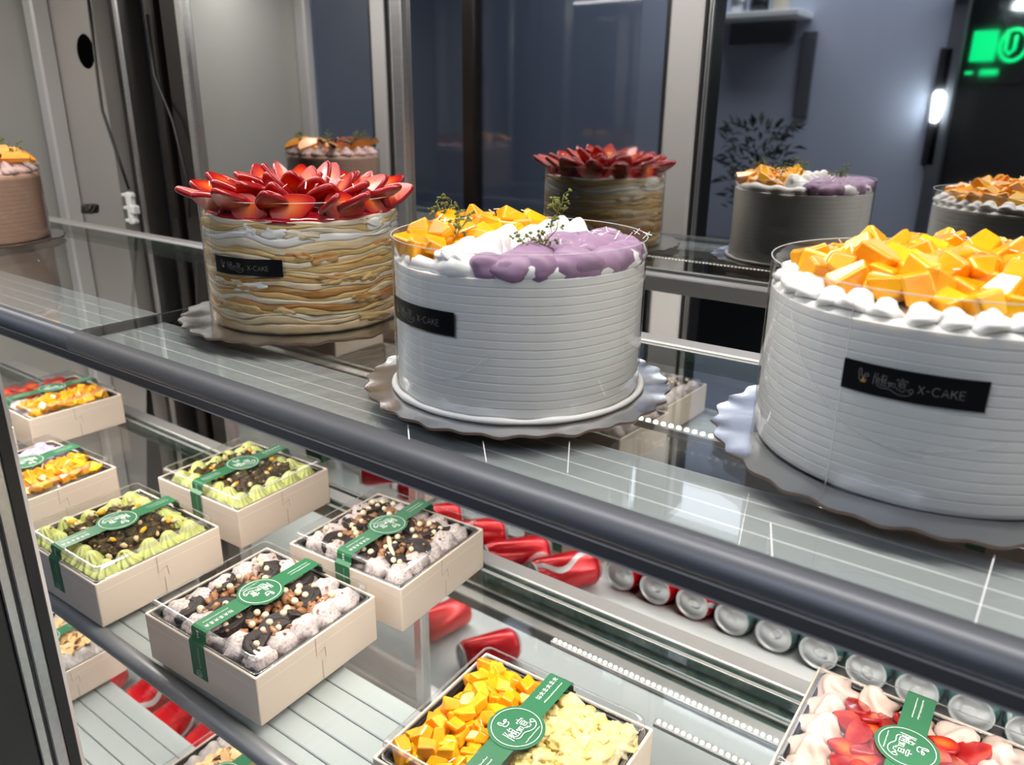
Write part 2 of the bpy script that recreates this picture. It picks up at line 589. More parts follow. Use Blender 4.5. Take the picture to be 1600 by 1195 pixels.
def cube_piece(name, mats, sx, sy, sz, seed, b=0.0024, jit=0.16, smooth=False):
    rnd = random.Random(seed)
    v, f = rbox_data(sx, sy, sz, b)
    cor = {}
    out = []
    for p in v:
        key = (p[0] > 0, p[1] > 0, p[2] > 0)
        if key not in cor:
            cor[key] = Vector((rnd.uniform(-jit, jit) * sx, rnd.uniform(-jit, jit) * sy, rnd.uniform(-jit, jit) * sz))
        out.append(Vector(p) + cor[key])
    me = MB().add(out, f, 0, smooth).mesh(name, mats)
    if smooth:
        # flat faces with softly rounded edges: every corner vertex takes the normal of its main face
        nr = [(0, 0, 1)] * len(me.vertices)
        for p in list(me.polygons)[:6]:
            for vi in p.vertices:
                nr[vi] = tuple(p.normal)
        me.normals_split_custom_set_from_vertices(nr)
    return me


def berry_slice(name, L, wd, th, seed=0):
    """cut strawberry slice lying in XY, tip toward +X; slot 0 flesh, slot 1 skin"""
    n = 22
    out = []
    for k in range(n):
        a = 2 * PI * k / n
        c, s_ = math.cos(a), math.sin(a)
        w = wd * (1 - 0.33 * c - 0.10 * c * c)
        x = L * (c if c > 0 else 0.82 * c)
        out.append((x, w * s_ * (0.98 if c < 0 else 1.0)))
    b = MB()
    rings = []
    for sc, z in ((0.0, th * 0.55), (0.93, th * 0.5), (1.0, th * 0.2), (1.0, -th * 0.2), (0.93, -th * 0.5), (0.0, -th * 0.55)):
        rings.append([(x * sc, y * sc, z) for x, y in out])
    base = len(b.v)
    b.add([p for r in rings for p in r], [])
    for j in range(len(rings) - 1):
        mi = 0 if j in (0, 4) else 1
        for k in range(n):
            k2 = (k + 1) % n
            b.f.append([base + j * n + k, base + j * n + k2, base + (j + 1) * n + k2, base + (j + 1) * n + k])
            b.m.append(mi)
            b.sm.append(0 < j < 4)
    return b


def weld(me):
    bm = bmesh.new()
    bm.from_mesh(me)
    bmesh.ops.remove_doubles(bm, verts=bm.verts, dist=1e-6)
    bm.to_mesh(me)
    bm.free()
    return me


# ------------------------------------------------------------------ the display case
S1, S2, S3, SD = -0.39, -1.0, -1.61, -2.1      # shelf tops and the deck
XL, XR = -3.5, 1.35                            # ends of the case
YF, YB = 0.375, 1.66                            # front plane, back plane
YM = 1.545                                     # right-hand mirror door
YM2 = 1.665                                    # left-hand mirror door


def bw(b, x0, x1, y0, y1, z0, z1, bev=0.0, mi=0):
    a, c = W(x0, y0, z0), W(x1, y1, z1)
    return b.box(a.x, c.x, a.y, c.y, a.z, c.z, bev, mi)


case = empty('display_case', W(-1.0, 1.0, SD - 0.1))
tag(case, 'refrigerated display case with aluminium frame around the glass shelves', 'display case')


def cpart(name, b, mats):
    o = b.build(name, mats, case)
    o.matrix_parent_inverse = Matrix.Translation(-case.location)
    return o


cpart('end_panel', bw(MB(), XL - 0.05, XL, YF, YB + 0.25, SD - 0.06, 0.80), 'endwall')
cpart('end_panel', bw(MB(), XR, XR + 0.05, YF, YB + 0.25, SD - 0.06, 0.80), 'endwall')
cpart('deck', bw(MB(), XL, XR, YF, YB + 0.2, SD - 0.06, SD), 'deck')
cpart('base_plinth', bw(MB(), XL, XR, YF + 0.05, YB + 0.15, -2.8, SD - 0.06), 'black')
cpart('canopy', bw(MB(), XL - 0.05, XR + 0.05, YF, YB + 0.25, 0.80, 0.84), 'endwall')
cpart('lamp_housing', bw(MB(), XL, XR, 0.80, 0.92, 0.68, 0.80), 'alu')
# painted strip of back wall with the round cable hole, next to the end panel
b = MB()
hx, hz, hr = -3.18, 0.19, 0.062
n = 40
x0, x1, z0, z1 = -3.5, -3.085, SD, 0.8
ring, outer = [], []
for k in range(n):
    a = 2 * PI * k / n + PI / n
    c, s_ = math.cos(a), math.sin(a)
    ring.append(W(hx + hr * 0.85 * c, 1.64, hz + hr * s_))
    t = min(((x1 - hx) if c > 0 else (x0 - hx)) / c if abs(c) > 1e-6 else 1e9, ((z1 - hz) if s_ > 0 else (z0 - hz)) / s_ if abs(s_) > 1e-6 else 1e9)
    outer.append(W(hx + t * c, 1.64, hz + t * s_))
b.add(ring + outer, [(k, (k + 1) % n, (k + 1) % n + n, k + n) for k in range(n)])
# corners of the strip
for cx, cz in ((x0, z0), (x1, z0), (x1, z1), (x0, z1)):
    pass
b.add(ring + [p + Vector((0, 0.03, 0)) for p in ring], [(k, (k + 1) % n, (k + 1) % n + n, k + n) for k in range(n)])
b.add([W(x1, 1.64, z0), W(x1, 1.64, z1), W(x1, 1.80, z1), W(x1, 1.80, z0)], [(0, 1, 2, 3)])
cpart('back_strip', b, 'strip')
g = MB()
g.lathe([(0.0, 0.002), (0.0285, 0.002), (0.0300, 0.001), (0.0300, -0.004)], 32, 0, True,
        Matrix.Translation(W(hx, 1.64, hz)) @ Matrix.Rotation(PI / 2, 4, 'X'))
cpart('hole_dark_disc', g, 'hole')  # flat black disc paints the dark inside of the hole
cpart('corner_profile', bw(MB(), -3.47, -3.40, 1.57, 1.64, SD, 0.8, 0.004), 'white_post')
# dark recess with its posts between strip and left mirror door
cpart('recess_back', bw(MB(), -3.085, -2.56, 1.90, 1.93, SD, 0.8), 'doordark')
for x0, x1, y0, mt in ((-3.02, -2.965, 1.66, 'dark'), (-2.955, -2.925, 1.64, 'alu'), (-2.86, -2.80, 1.70, 'dark'), (-2.78, -2.70, 1.72, 'black'), (-2.69, -2.57, 1.66, 'dark')):
    cpart('recess_post', bw(MB(), x0, x1, y0, y0 + 0.10, SD, 0.8, 0.003), mt)
cpart('back_track', bw(MB(), -3.1, XR, 1.50, 1.76, SD, SD + 0.03, 0.002), 'alu')
# front frame: the meeting stile by the photographer and two more to the left
def stile(x0, x1, wide=True):
    b = MB()
    cpart('front_post', bw(b, x0, x1, YF - 0.02, YF + 0.045, SD, 0.8, 0.004), 'white_post' if wide else 'dark')
    if wide:
        cpart('post_gasket', bw(MB(), x0 - 0.016, x0 - 0.001, YF - 0.03, YF + 0.04, SD, 0.8, 0.002), 'black')
        cpart('post_cover', bw(MB(), x0 - 0.016, x1 + 0.012, YF - 0.12, YF - 0.0215, SD, 0.8, 0.002), 'black')
        cpart('post_edge', bw(MB(), x1 + 0.001, x1 + 0.012, YF - 0.021, YF - 0.006, SD, 0.8, 0.001), 'alu')
        cpart('post_gasket', bw(MB(), x1 + 0.001, x1 + 0.009, YF - 0.0055, YF - 0.0025, SD, 0.8), 'black')
        cpart('post_edge', bw(MB(), x1 + 0.001, x1 + 0.012, YF - 0.002, YF + 0.016, SD, 0.8, 0.001), 'alu')
        cpart('post_gasket', bw(MB(), x1 + 0.001, x1 + 0.008, YF + 0.0165, YF + 0.035, SD, 0.8, 0.001), 'black')


stile(-1.300, -1.178)
stile(-2.235, -2.165, False)
stile(-2.96, -2.87)
stile(-2.83, -2.74)
cpart('front_corner', bw(MB(), -3.5, -3.42, YF, YF + 0.05, SD, 0.8, 0.003), 'white_post')

# mirror doors on two tracks


def mdoor(x0, x1, y, label, tilt=0.0):
    c = W((x0 + x1) / 2, y, 0)
    d = empty('mirror_door', (c.x, c.y, W(0, 0, SD + 0.03).z), tilt)
    hw = (x1 - x0) / 2 * U
    H = (0.79 - SD - 0.03) * U
    MB().box(-hw, hw, 0.0, 0.006, 0, H).build('mirror_pane', 'mirror', d)
    for sx in (-1, 1):
        e0, e1 = (-hw - 0.004, -hw + 0.014) if sx < 0 else (hw - 0.014, hw + 0.004)
        MB().box(e0, e1, -0.010, 0.012, 0, H, 0.002).build('door_stile', 'alu', d)
        MB().box((e0 + e1) / 2 + sx * 0.011 - 0.002, (e0 + e1) / 2 + sx * 0.011 + 0.002, -0.004, 0.012, 0, H).build('door_seal', 'black', d)
    MB().box(-hw, hw, -0.006, 0.012, 0.0, 0.02, 0.002).build('bottom_rail', 'alu', d)
    tag(d, label, 'mirror door')
    return d


mdoor(-2.57, -1.49, YM2, 'sliding mirror door reflecting the brown cake, left of the seam')
mdoor(-1.48, 1.33, YM, 'wide sliding mirror door reflecting the strawberry and mango cakes', math.radians(-0.35))

# left front glass door, seen only in the mirrors
d = empty('glass_door', W(-2.4, YF, SD))
MB().box(-0.495, 0.485, 0.002, 0.007, 0.02, 1.42).build('door_glass', 'pane', d)
MB().box(-0.495, 0.485, -0.002, 0.012, 0.0, 0.02).build('door_rail', 'alu', d)
tag(d, 'clear glass front door left of the aluminium meeting post', 'glass door')

# ---- shelves


def shelf(z, xa, xb, yf, yp, yb, label, nose='big', groove='groove', led=None, ngroove=5, rail=True, nx_=0.0):
    c = W((xa + xb) / 2, (yf + yb) / 2, z)
    sh = empty('glass_shelf', c)
    inv = Matrix.Translation(-c)

    def part(name, b, mats, parent=sh):
        o = b.build(name, mats, parent)
        o.matrix_parent_inverse = inv
        return o
    t = 0.016
    gl = part('glass_pane', bw(MB(), xa, xb, yf + 0.012, yb, z - t, z), 'glass')
    e = bw(MB(), xa, xb, yb + 0.0008, yb + 0.005, z - t, z - 0.0005)
    part('glass_edge', e, 'gedge')
    # pvc slats under the front of the glass
    yy0 = yf + 0.006
    w = (yp - yy0) / ngroove
    gw = 0.0008 if nose == 'big' else 0.0012
    for i in range(ngroove):
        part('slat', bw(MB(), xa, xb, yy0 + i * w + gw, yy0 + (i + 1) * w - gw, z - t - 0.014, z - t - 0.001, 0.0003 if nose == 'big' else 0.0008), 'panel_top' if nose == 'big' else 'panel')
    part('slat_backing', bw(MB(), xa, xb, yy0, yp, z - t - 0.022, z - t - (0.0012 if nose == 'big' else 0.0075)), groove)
    # nosing profile
    y0, zq = yf * U, ZC + z * U
    if nose == 'big':
        prof = [(0.006, -0.0003)]
        for i in range(0, 11):
            a = PI / 2 + i / 10 * PI * 0.55
            prof.append((0.0 + 0.0105 * math.cos(a), -0.0105 + 0.0103 * math.sin(a)))
        prof += [(-0.0090, -0.0150), (0.002, -0.0163), (0.006, -0.0163)]
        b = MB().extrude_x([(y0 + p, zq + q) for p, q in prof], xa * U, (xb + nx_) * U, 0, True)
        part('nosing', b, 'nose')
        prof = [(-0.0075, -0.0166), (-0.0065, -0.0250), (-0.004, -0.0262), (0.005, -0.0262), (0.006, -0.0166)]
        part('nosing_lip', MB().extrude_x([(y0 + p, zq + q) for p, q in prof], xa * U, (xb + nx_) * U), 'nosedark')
        part('nosing_highlight', MB().box(xa * U, (xb + nx_) * U, y0 - 0.0090, y0 - 0.0066, zq - 0.0168, zq - 0.0160), 'white_post')  # pale strip paints the thin highlight between nosing and lip
        part('nosing_highlight', MB().box(xa * U, (xb + nx_) * U, y0 - 0.0068, y0 - 0.0040, zq - 0.0268, zq - 0.0261), 'white_post')  # pale strip paints the light line along the lower edge
    else:
        prof = [(0.006, -0.0003)]
        for i in range(0, 9):
            a = PI / 2 + i / 8 * PI
            prof.append((0.0082 * math.cos(a), -0.0082 + 0.0080 * math.sin(a)))
        prof += [(0.006, -0.0163)]
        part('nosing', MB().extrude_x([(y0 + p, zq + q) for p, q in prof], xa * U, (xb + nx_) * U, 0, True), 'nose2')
    # aluminium rail behind the glass edge
    if rail:
        part('back_rail', bw(MB(), xa, xb, yb + 0.040, yb + 0.085, z - 0.045, z - 0.004, 0.0015), 'rail')
        part('rail_seal', bw(MB(), xa, xb, yb + 0.0165, yb + 0.045, z - 0.05, z - 0.010), 'gedge')
        part('glass_trim', bw(MB(), xa, xb, yb + 0.0054, yb + 0.016, z - 0.012, z - 0.0004, 0.0006), 'rail')
    # LED bars under the glass: (from, to, depth, power, beads on top)
    for la, lb, yl, pw, top_ in led or ():
        zt = z - t - (0.006 if top_ else 0.026)
        hb = part('led_bar', bw(MB(), la, lb, yl - 0.008, yl + 0.008, zt - 0.010, zt, 0.0008), 'rail')
        lb_ = MB()
        zb = ZC + zt * U
        for i in range(int((lb - la) * U / 0.0058)):
            x = la * U + 0.004 + i * 0.0058
            if top_:
                lb_.lathe([(0.0, 0.0018), (0.0012, 0.0016), (0.0018, 0.0008), (0.0018, 0.0)], 8, 0, True, Matrix.Translation((x, yl * U, zb)))
            else:
                lb_.lathe([(0.0, -0.0018), (0.0012, -0.0016), (0.0018, -0.0008), (0.0018, 0.0)], 8, 0, True, Matrix.Translation((x, yl * U, zb - 0.005)))
        o = lb_.build('led_beads', 'led', hb)
        o['kind'] = 'stuff'
        area('led_light', W((la + lb) / 2, yl, zt - 0.016), (lb - la) * U, 0.006, pw * P_SHELF * (lb - la) / 2.5, (1.0, 0.94, 0.85))
    tag(sh, label, 'shelf')
    return sh


XJ = -1.455
top = shelf(S1, XJ + 0.012, XR, 0.645, 0.815, 1.215, 'long top glass shelf with striped front, under the three whole cakes', 'big', 'groove', [(-1.40, -0.52, 0.80, 1.0, False), (-0.46, 1.25, 0.94, 1.0, True)])
shelf(S1, XL, XJ, 0.645, 0.845, 1.30, 'left top glass shelf ending at the black joint, under the brown cake', 'big', 'groove', [(-3.3, -1.6, 0.80, 1.0, False)], nx_=0.012)
for (xa, ya), (xb, yb), w_ in (((-0.194, 0.716), (-0.172, 0.655), 0.0006), ((-0.005, 0.784), (-0.006, 0.655), 0.0005), ((-0.661, 0.686), (-0.627, 0.652), 0.0007),
                               ((-0.55, 0.703), (-0.51, 0.658), 0.0005), ((-0.464, 0.768), (-0.418, 0.69), 0.0005)):
    o = MB().ribbon([(xa * U, ya * U), (xb * U, yb * U)], w_, lambda u, v: (u, v, ZC + S1 * U + 0.0001)).build('glass_scratch', 'groove', top)
    o.matrix_parent_inverse = Matrix.Translation(-top.location)
cpart('shelf_joint', bw(MB(), XJ + 0.0005, XJ + 0.0115, 0.655, 1.22, S1 - 0.02, S1 - 0.001), 'black')
shelf(S2, XL, XR, 0.588, 0.82, 1.215, 'middle glass shelf holding the boxed desserts', 'small', 'groove_dark', [(-3.3, -1.0, 0.80, 0.55, False), (-0.71, 1.25, 1.135, 0.75, True), (-0.44, 1.25, 1.055, 0.35, True)])  # the shortest bar is added in place of a reflected row of beads
shelf(S3, XL, XR, 0.60, 0.853, 1.215, 'lowest glass shelf with the row of cans at its back', 'small', 'groove_dark', [(-3.3, 1.25, 0.80, 0.7, False)])

# ------------------------------------------------------------------ logo strokes (shared by stickers and bands)


def arc(cx, cy, r, a0, a1, n=14, ry=None):
    ry = ry or r
    return [(cx + r * math.cos(math.radians(a0 + (a1 - a0) * i / n)), cy + ry * math.sin(math.radians(a0 + (a1 - a0) * i / n))) for i in range(n + 1)]


def bez(p0, p1, p2, p3, n=16):
    o = []
    for i in range(n + 1):
        t = i / n
        a, b_, c, d_ = (1 - t) ** 3, 3 * t * (1 - t) ** 2, 3 * t * t * (1 - t), t ** 3
        o.append((a * p0[0] + b_ * p1[0] + c * p2[0] + d_ * p3[0], a * p0[1] + b_ * p1[1] + c * p2[1] + d_ * p3[1]))
    return o


# the three-character wordmark with its curled tail, about 3.2 wide and 1 high
WORD = [
    [(0.05, -0.05), (0.12, 0.95), (0.38, 0.90), (0.22, 0.55), (0.36, 0.35), (0.20, 0.28)],
    [(0.30, 0.05), (0.42, 0.62), (0.55, 0.52), (0.46, 0.15), (0.62, 0.02)],
    [(0.62, 0.72), (1.02, 0.86), (1.05, 0.70)], [(0.78, 0.95), (0.66, 0.35)], [(0.70, 0.52), (1.08, 0.62)],
    [(0.74, 0.52), (0.74, 0.12)], [(1.0, 0.58), (1.0, 0.08)], [(0.74, 0.38), (1.0, 0.42)], [(0.74, 0.24), (1.0, 0.27)], [(0.62, 0.02), (1.12, 0.0)],
    [(1.22, 0.42), (1.36, 0.05), (1.20, 0.0)], [(1.16, 0.30), (1.44, 0.33)], [(1.42, 0.40), (1.28, 0.02)],
    [(1.50, 0.36), (1.50, 0.05), (1.72, 0.05), (1.72, 0.36), (1.50, 0.36)],
    [(1.80, 0.75), (2.62, 0.72)], [(2.18, 0.92), (2.24, 0.74)], [(1.86, 0.75), (1.84, 0.60)], [(2.58, 0.72), (2.60, 0.58)],
    [(1.98, 0.58), (2.46, 0.58)], [(1.92, 0.44), (2.52, 0.44)], [(2.02, 0.44), (2.02, 0.12), (2.44, 0.12), (2.44, 0.44)],
    [(2.02, 0.28), (2.44, 0.28)], [(1.82, 0.06), (2.0, -0.12)], [(2.10, 0.0), (2.14, -0.18), (2.42, -0.18), (2.46, -0.02)], [(2.56, 0.06), (2.64, -0.08)],
    bez((0.36, 0.0), (0.62, -0.45), (1.15, 0.02), (1.6, -0.30)) + bez((1.6, -0.30), (2.1, -0.62), (2.85, -0.60), (3.06, -0.10)) + arc(2.92, -0.02, 0.16, 0, 400, 22),
]
RABBIT = [
    bez((-0.30, 0.30), (-0.55, 0.75), (-0.42, 1.15), (-0.30, 1.10)) + bez((-0.30, 1.10), (-0.12, 1.05), (-0.30, 0.70), (-0.12, 0.42)),
    bez((-0.02, 0.42), (0.10, 0.72), (0.22, 0.80), (0.32, 0.78)) + arc(0.30, 0.64, 0.13, 80, -150, 10) + [(0.12, 0.40)],
    bez((-0.36, 0.30), (-0.50, -0.10), (0.45, -0.10), (0.26, 0.30)),
]
TRI = [(-0.22, -0.02), (0.02, 0.52), (0.24, 0.0)]
LETTERS = {
    'X': [[(0, 0), (0.6, 1)], [(0, 1), (0.6, 0)]], '-': [[(0, 0.45), (0.36, 0.45)]],
    'C': [arc(0.46, 0.5, 0.44, 48, 312, 16, 0.5)], 'A': [[(0, 0), (0.36, 1), (0.72, 0)], [(0.14, 0.34), (0.58, 0.34)]],
    'K': [[(0, 0), (0, 1)], [(0.58, 1), (0.02, 0.42)], [(0.22, 0.60), (0.62, 0)]],
    'E': [[(0.52, 1), (0, 1), (0, 0), (0.52, 0)], [(0, 0.52), (0.44, 0.52)]]}


def sticker(parent, R, a0, a1, z0, z1, seg=18):
    """black printed label bent round the collar"""
    width = math.radians(a1 - a0) * R
    hgt = z1 - z0

    def mp(off):
        def f(u, v):
            a = math.radians(a0) + u / R
            return ((R + off) * math.cos(a), (R + off) * math.sin(a), z0 + v)
        return f
    b = MB()
    f = mp(0.0006)
    b.ribbon([(width * i / seg, hgt / 2) for i in range(seg + 1)], hgt, f)
    st = b.build('sticker', 'sticker', parent)
    st['label'] = 'black printed brand sticker'
    e = MB()
    f = mp(0.00045)
    e.ribbon([(-0.0004 + (width + 0.0008) * i / seg, hgt / 2) for i in range(seg + 1)], hgt + 0.0008, f)
    e.build('sticker_border', 'silver', st)
    f = mp(0.0009)
    k = hgt * 0.40
    t = MB()
    ox, oy = width * 0.165, hgt * 0.38
    for pl in RABBIT:
        t.ribbon([(ox + x * k * 0.95, oy + y * k * 0.95) for x, y in pl], 0.00035, f)
    ox, oy = width * 0.235, hgt * 0.38
    for pl in WORD:
        t.ribbon([(ox + x * k * 1.02, oy + y * k * 1.02) for x, y in pl], 0.00030, f)
    ox, oy = width * 0.555, hgt * 0.34
    kk = hgt * 0.27
    for ch in 'X-CAKE':
        for pl in LETTERS[ch]:
            t.ribbon([(ox + x * kk, oy + y * kk) for x, y in pl], 0.00038, f)
        ox += kk * (max(p[0] for pl in LETTERS[ch] for p in pl) + 0.26)
    t.build('sticker_print', 'sinkg', st)
    g_ = MB()
    ox, oy = width * 0.165, hgt * 0.36
    f = mp(0.001)
    g_.add([f(ox + x * k, oy + y * k) for x, y in TRI], [(0, 1, 2)])
    g_.build('sticker_emblem', 'sgold', st)
    return st


# ------------------------------------------------------------------ whole cakes


def board(parent, R, seed=0):
    def rf(a, r, z):
        return r * (1 + (0.016 * math.cos(30 * a + seed) if r > R * 0.9 else 0)), z + (0.0006 * math.cos(15 * a + seed) if r > R * 0.9 else 0)
    MB().lathe([(0.001, 0.0036), (R * 0.5, 0.0036), (R * 0.9, 0.0036), (R * 0.97, 0.0041), (R, 0.0047)], 180, 0, True, None, rf).build('cake_board', 'silver', parent)
    MB().lathe([(R, 0.0046), (R * 1.003, 0.0036), (R * 0.993, 0.0024), (R * 0.93, 0.0010), (R * 0.84, 0.0004), (R * 0.78, -0.0016), (0.001, -0.0016)], 180, 0, True, None, rf).build('board_underside', 'bronze', parent)


def collar(parent, R, h, seam=200, zb=0.0042):
    c = MB().lathe([(R, zb), (R, h * 0.35), (R, h * 0.7), (R, h)], 96, 0, True).build('acetate_collar', 'film', parent)
    c['label'] = 'clear acetate collar'
    MB().tube([(R * math.cos(2 * PI * k / 96), R * math.sin(2 * PI * k / 96), h) for k in range(97)], 0.00035, 5, 0, False).build('rim_highlight', 'film_line', c)  # whitish tube paints the highlight along the top edge of the film
    a = math.radians(seam)
    b = MB()
    b.ribbon([((R + 0.0004) * a, h / 2 + 0.002), ((R + 0.0004) * (a + 0.009), h / 2 + 0.002)], h - 0.004,
             lambda u, v: ((R + 0.0004) * math.cos(u / (R + 0.0004)), (R + 0.0004) * math.sin(u / (R + 0.0004)), v))
    b.build('collar_seam', 'film_line', c)
    return c


def film_line(c, R, pts, w=0.0007):
    """thin pale line on the film; pts are (degrees, height)"""
    b = MB()
    b.ribbon([(math.radians(a) * R, z) for a, z in pts], w, lambda u, v: ((R + 0.0007) * math.cos(u / R), (R + 0.0007) * math.sin(u / R), v))
    b.build('pale_film_line', 'film_line', c)


def combed(parent, R, h, mats, pitch=0.0056, seed=0):
    prof = [(R - 0.001, 0.0042)]
    z = 0.007
    while z < h - 0.006:
        prof += [(R, z), (R, z + pitch * 0.05), (R + 0.00005, z + pitch * 0.45), (R, z + pitch * 0.80), (R, z + pitch * 0.86), (R - 0.00060, z + pitch * 0.93)]
        z += pitch
    prof += [(R - 0.0005, h - 0.004), (R - 0.004, h - 0.0005), (R * 0.6, h), (0.001, h)]

    def rf(a, r, z):
        q = Vector((math.cos(a) * 1.5, math.sin(a) * 1.5, z * 9 + seed))
        if r < R * 0.9:
            return r, z
        return r + 0.0006 * mnoise.noise(q), z + 0.0011 * mnoise.noise(q * 0.8 + Vector((5, 1, 0)))
    o = MB().lathe(prof, 96, 0, True, None, rf).build('frosting', mats, parent)
    return o


def torus_cream(name, parent, R, z, r, mats, seed, amp=0.5, n=120):
    pts, rad = [], []
    for k in range(n + 1):
        a = 2 * PI * k / n
        q = mnoise.noise(Vector((math.cos(a) * 4 + seed, math.sin(a) * 4, 0)))
        pts.append(((R + r * 0.3 * q) * math.cos(a), (R + r * 0.3 * q) * math.sin(a), z + r * 0.4 * q))
        rad.append(r * (1 + amp * q))
    MB().tube(pts, rad, 8, 0, False).build(name, mats, parent)


def sprig_mesh(seed, L=0.028):
    rnd = random.Random(seed)
    b = MB()

    def berry(p, r):
        b.add([Vector(q) * r + p for q in ICO1[0]], ICO1[1], 0, True)
    main = [Vector((0, 0, 0)), Vector((0.002, 0.001, L * 0.4)), Vector((0.005, 0.0, L * 0.75)), Vector((0.004, 0.002, L))]
    b.tube(main, 0.0005, 5)
    for i in range(9):
        t = 0.2 + 0.8 * i / 8
        p = main[0].lerp(main[3], t)
        a = rnd.uniform(0, 2 * PI)
        q = p + Vector((math.cos(a), math.sin(a), rnd.uniform(0.2, 0.9))) * L * rnd.uniform(0.18, 0.32)
        b.tube([p, (p + q) / 2 + Vector((0, 0, 0.001)), q], 0.0003, 4)
        for j in range(3):
            berry(q + Vector((rnd.uniform(-1, 1), rnd.uniform(-1, 1), rnd.uniform(-1, 1))) * 0.0022, rnd.uniform(0.0011, 0.0017))
    return b.mesh('herb_sprig', 'leaf')


SPRIGS = [sprig_mesh(3), sprig_mesh(11), sprig_mesh(23)]
SHRED = MB().box(-0.0030, 0.0030, -0.00038, 0.00038, -0.0002, 0.0002, 0.0).mesh('coconut_shred', 'coconut')
MANGO = [cube_piece('mango_cube', 'mango' if i % 3 else 'mango2', 0.0165 + 0.003 * (i % 2), 0.0125, 0.0105 + 0.002 * (i % 3), i + 1, 0.0021, 0.16, True) for i in range(6)]
SMALLMANGO = [cube_piece('mango_cube', 'mango' if i % 3 else 'mango2', 0.0125 + 0.002 * (i % 2), 0.0105, 0.0095, i + 31, 0.0018, 0.16, True) for i in range(6)]
SLICE = [weld(berry_slice('strawberry_slice', 0.019 + 0.0015 * (i % 2), 0.0112 + 0.001 * (i % 3), 0.0048).mesh('strawberry_slice', ['flesh', 'skin'])) for i in range(3)]

SLICER = [weld(berry_slice('strawberry_slice', 0.019, 0.0122, 0.0068).mesh('strawberry_slice', ['fleshred', 'skin']))]


def shreds(parent, spots, seed, n, zf):
    rnd = random.Random(seed)
    for i in range(n):
        x, y = spots(rnd)
        put('coconut_shred', SHRED, parent, (x, y, zf(x, y)), (rnd.uniform(-0.7, 0.7), rnd.uniform(-0.9, 0.9), rnd.uniform(0, 6.28)), rnd.uniform(0.6, 1.3))


def whole(name, x, y, label, cat='cake'):
    o = empty(name, W(x, y, S1) + Vector((0, 0, 0.0018)))
    return tag(o, label, cat)


def disc_pts(R, d, rnd, n, ok=lambda x, y: True, tries=4000):
    P = []
    for _ in range(tries):
        if len(P) >= n:
            break
        r, a = R * math.sqrt(rnd.random()), rnd.uniform(0, 2 * PI)
        x, y = r * math.cos(a), r * math.sin(a)
        if ok(x, y) and all((x - p[0]) ** 2 + (y - p[1]) ** 2 > d * d for p in P):
            P.append((x, y))
    return P


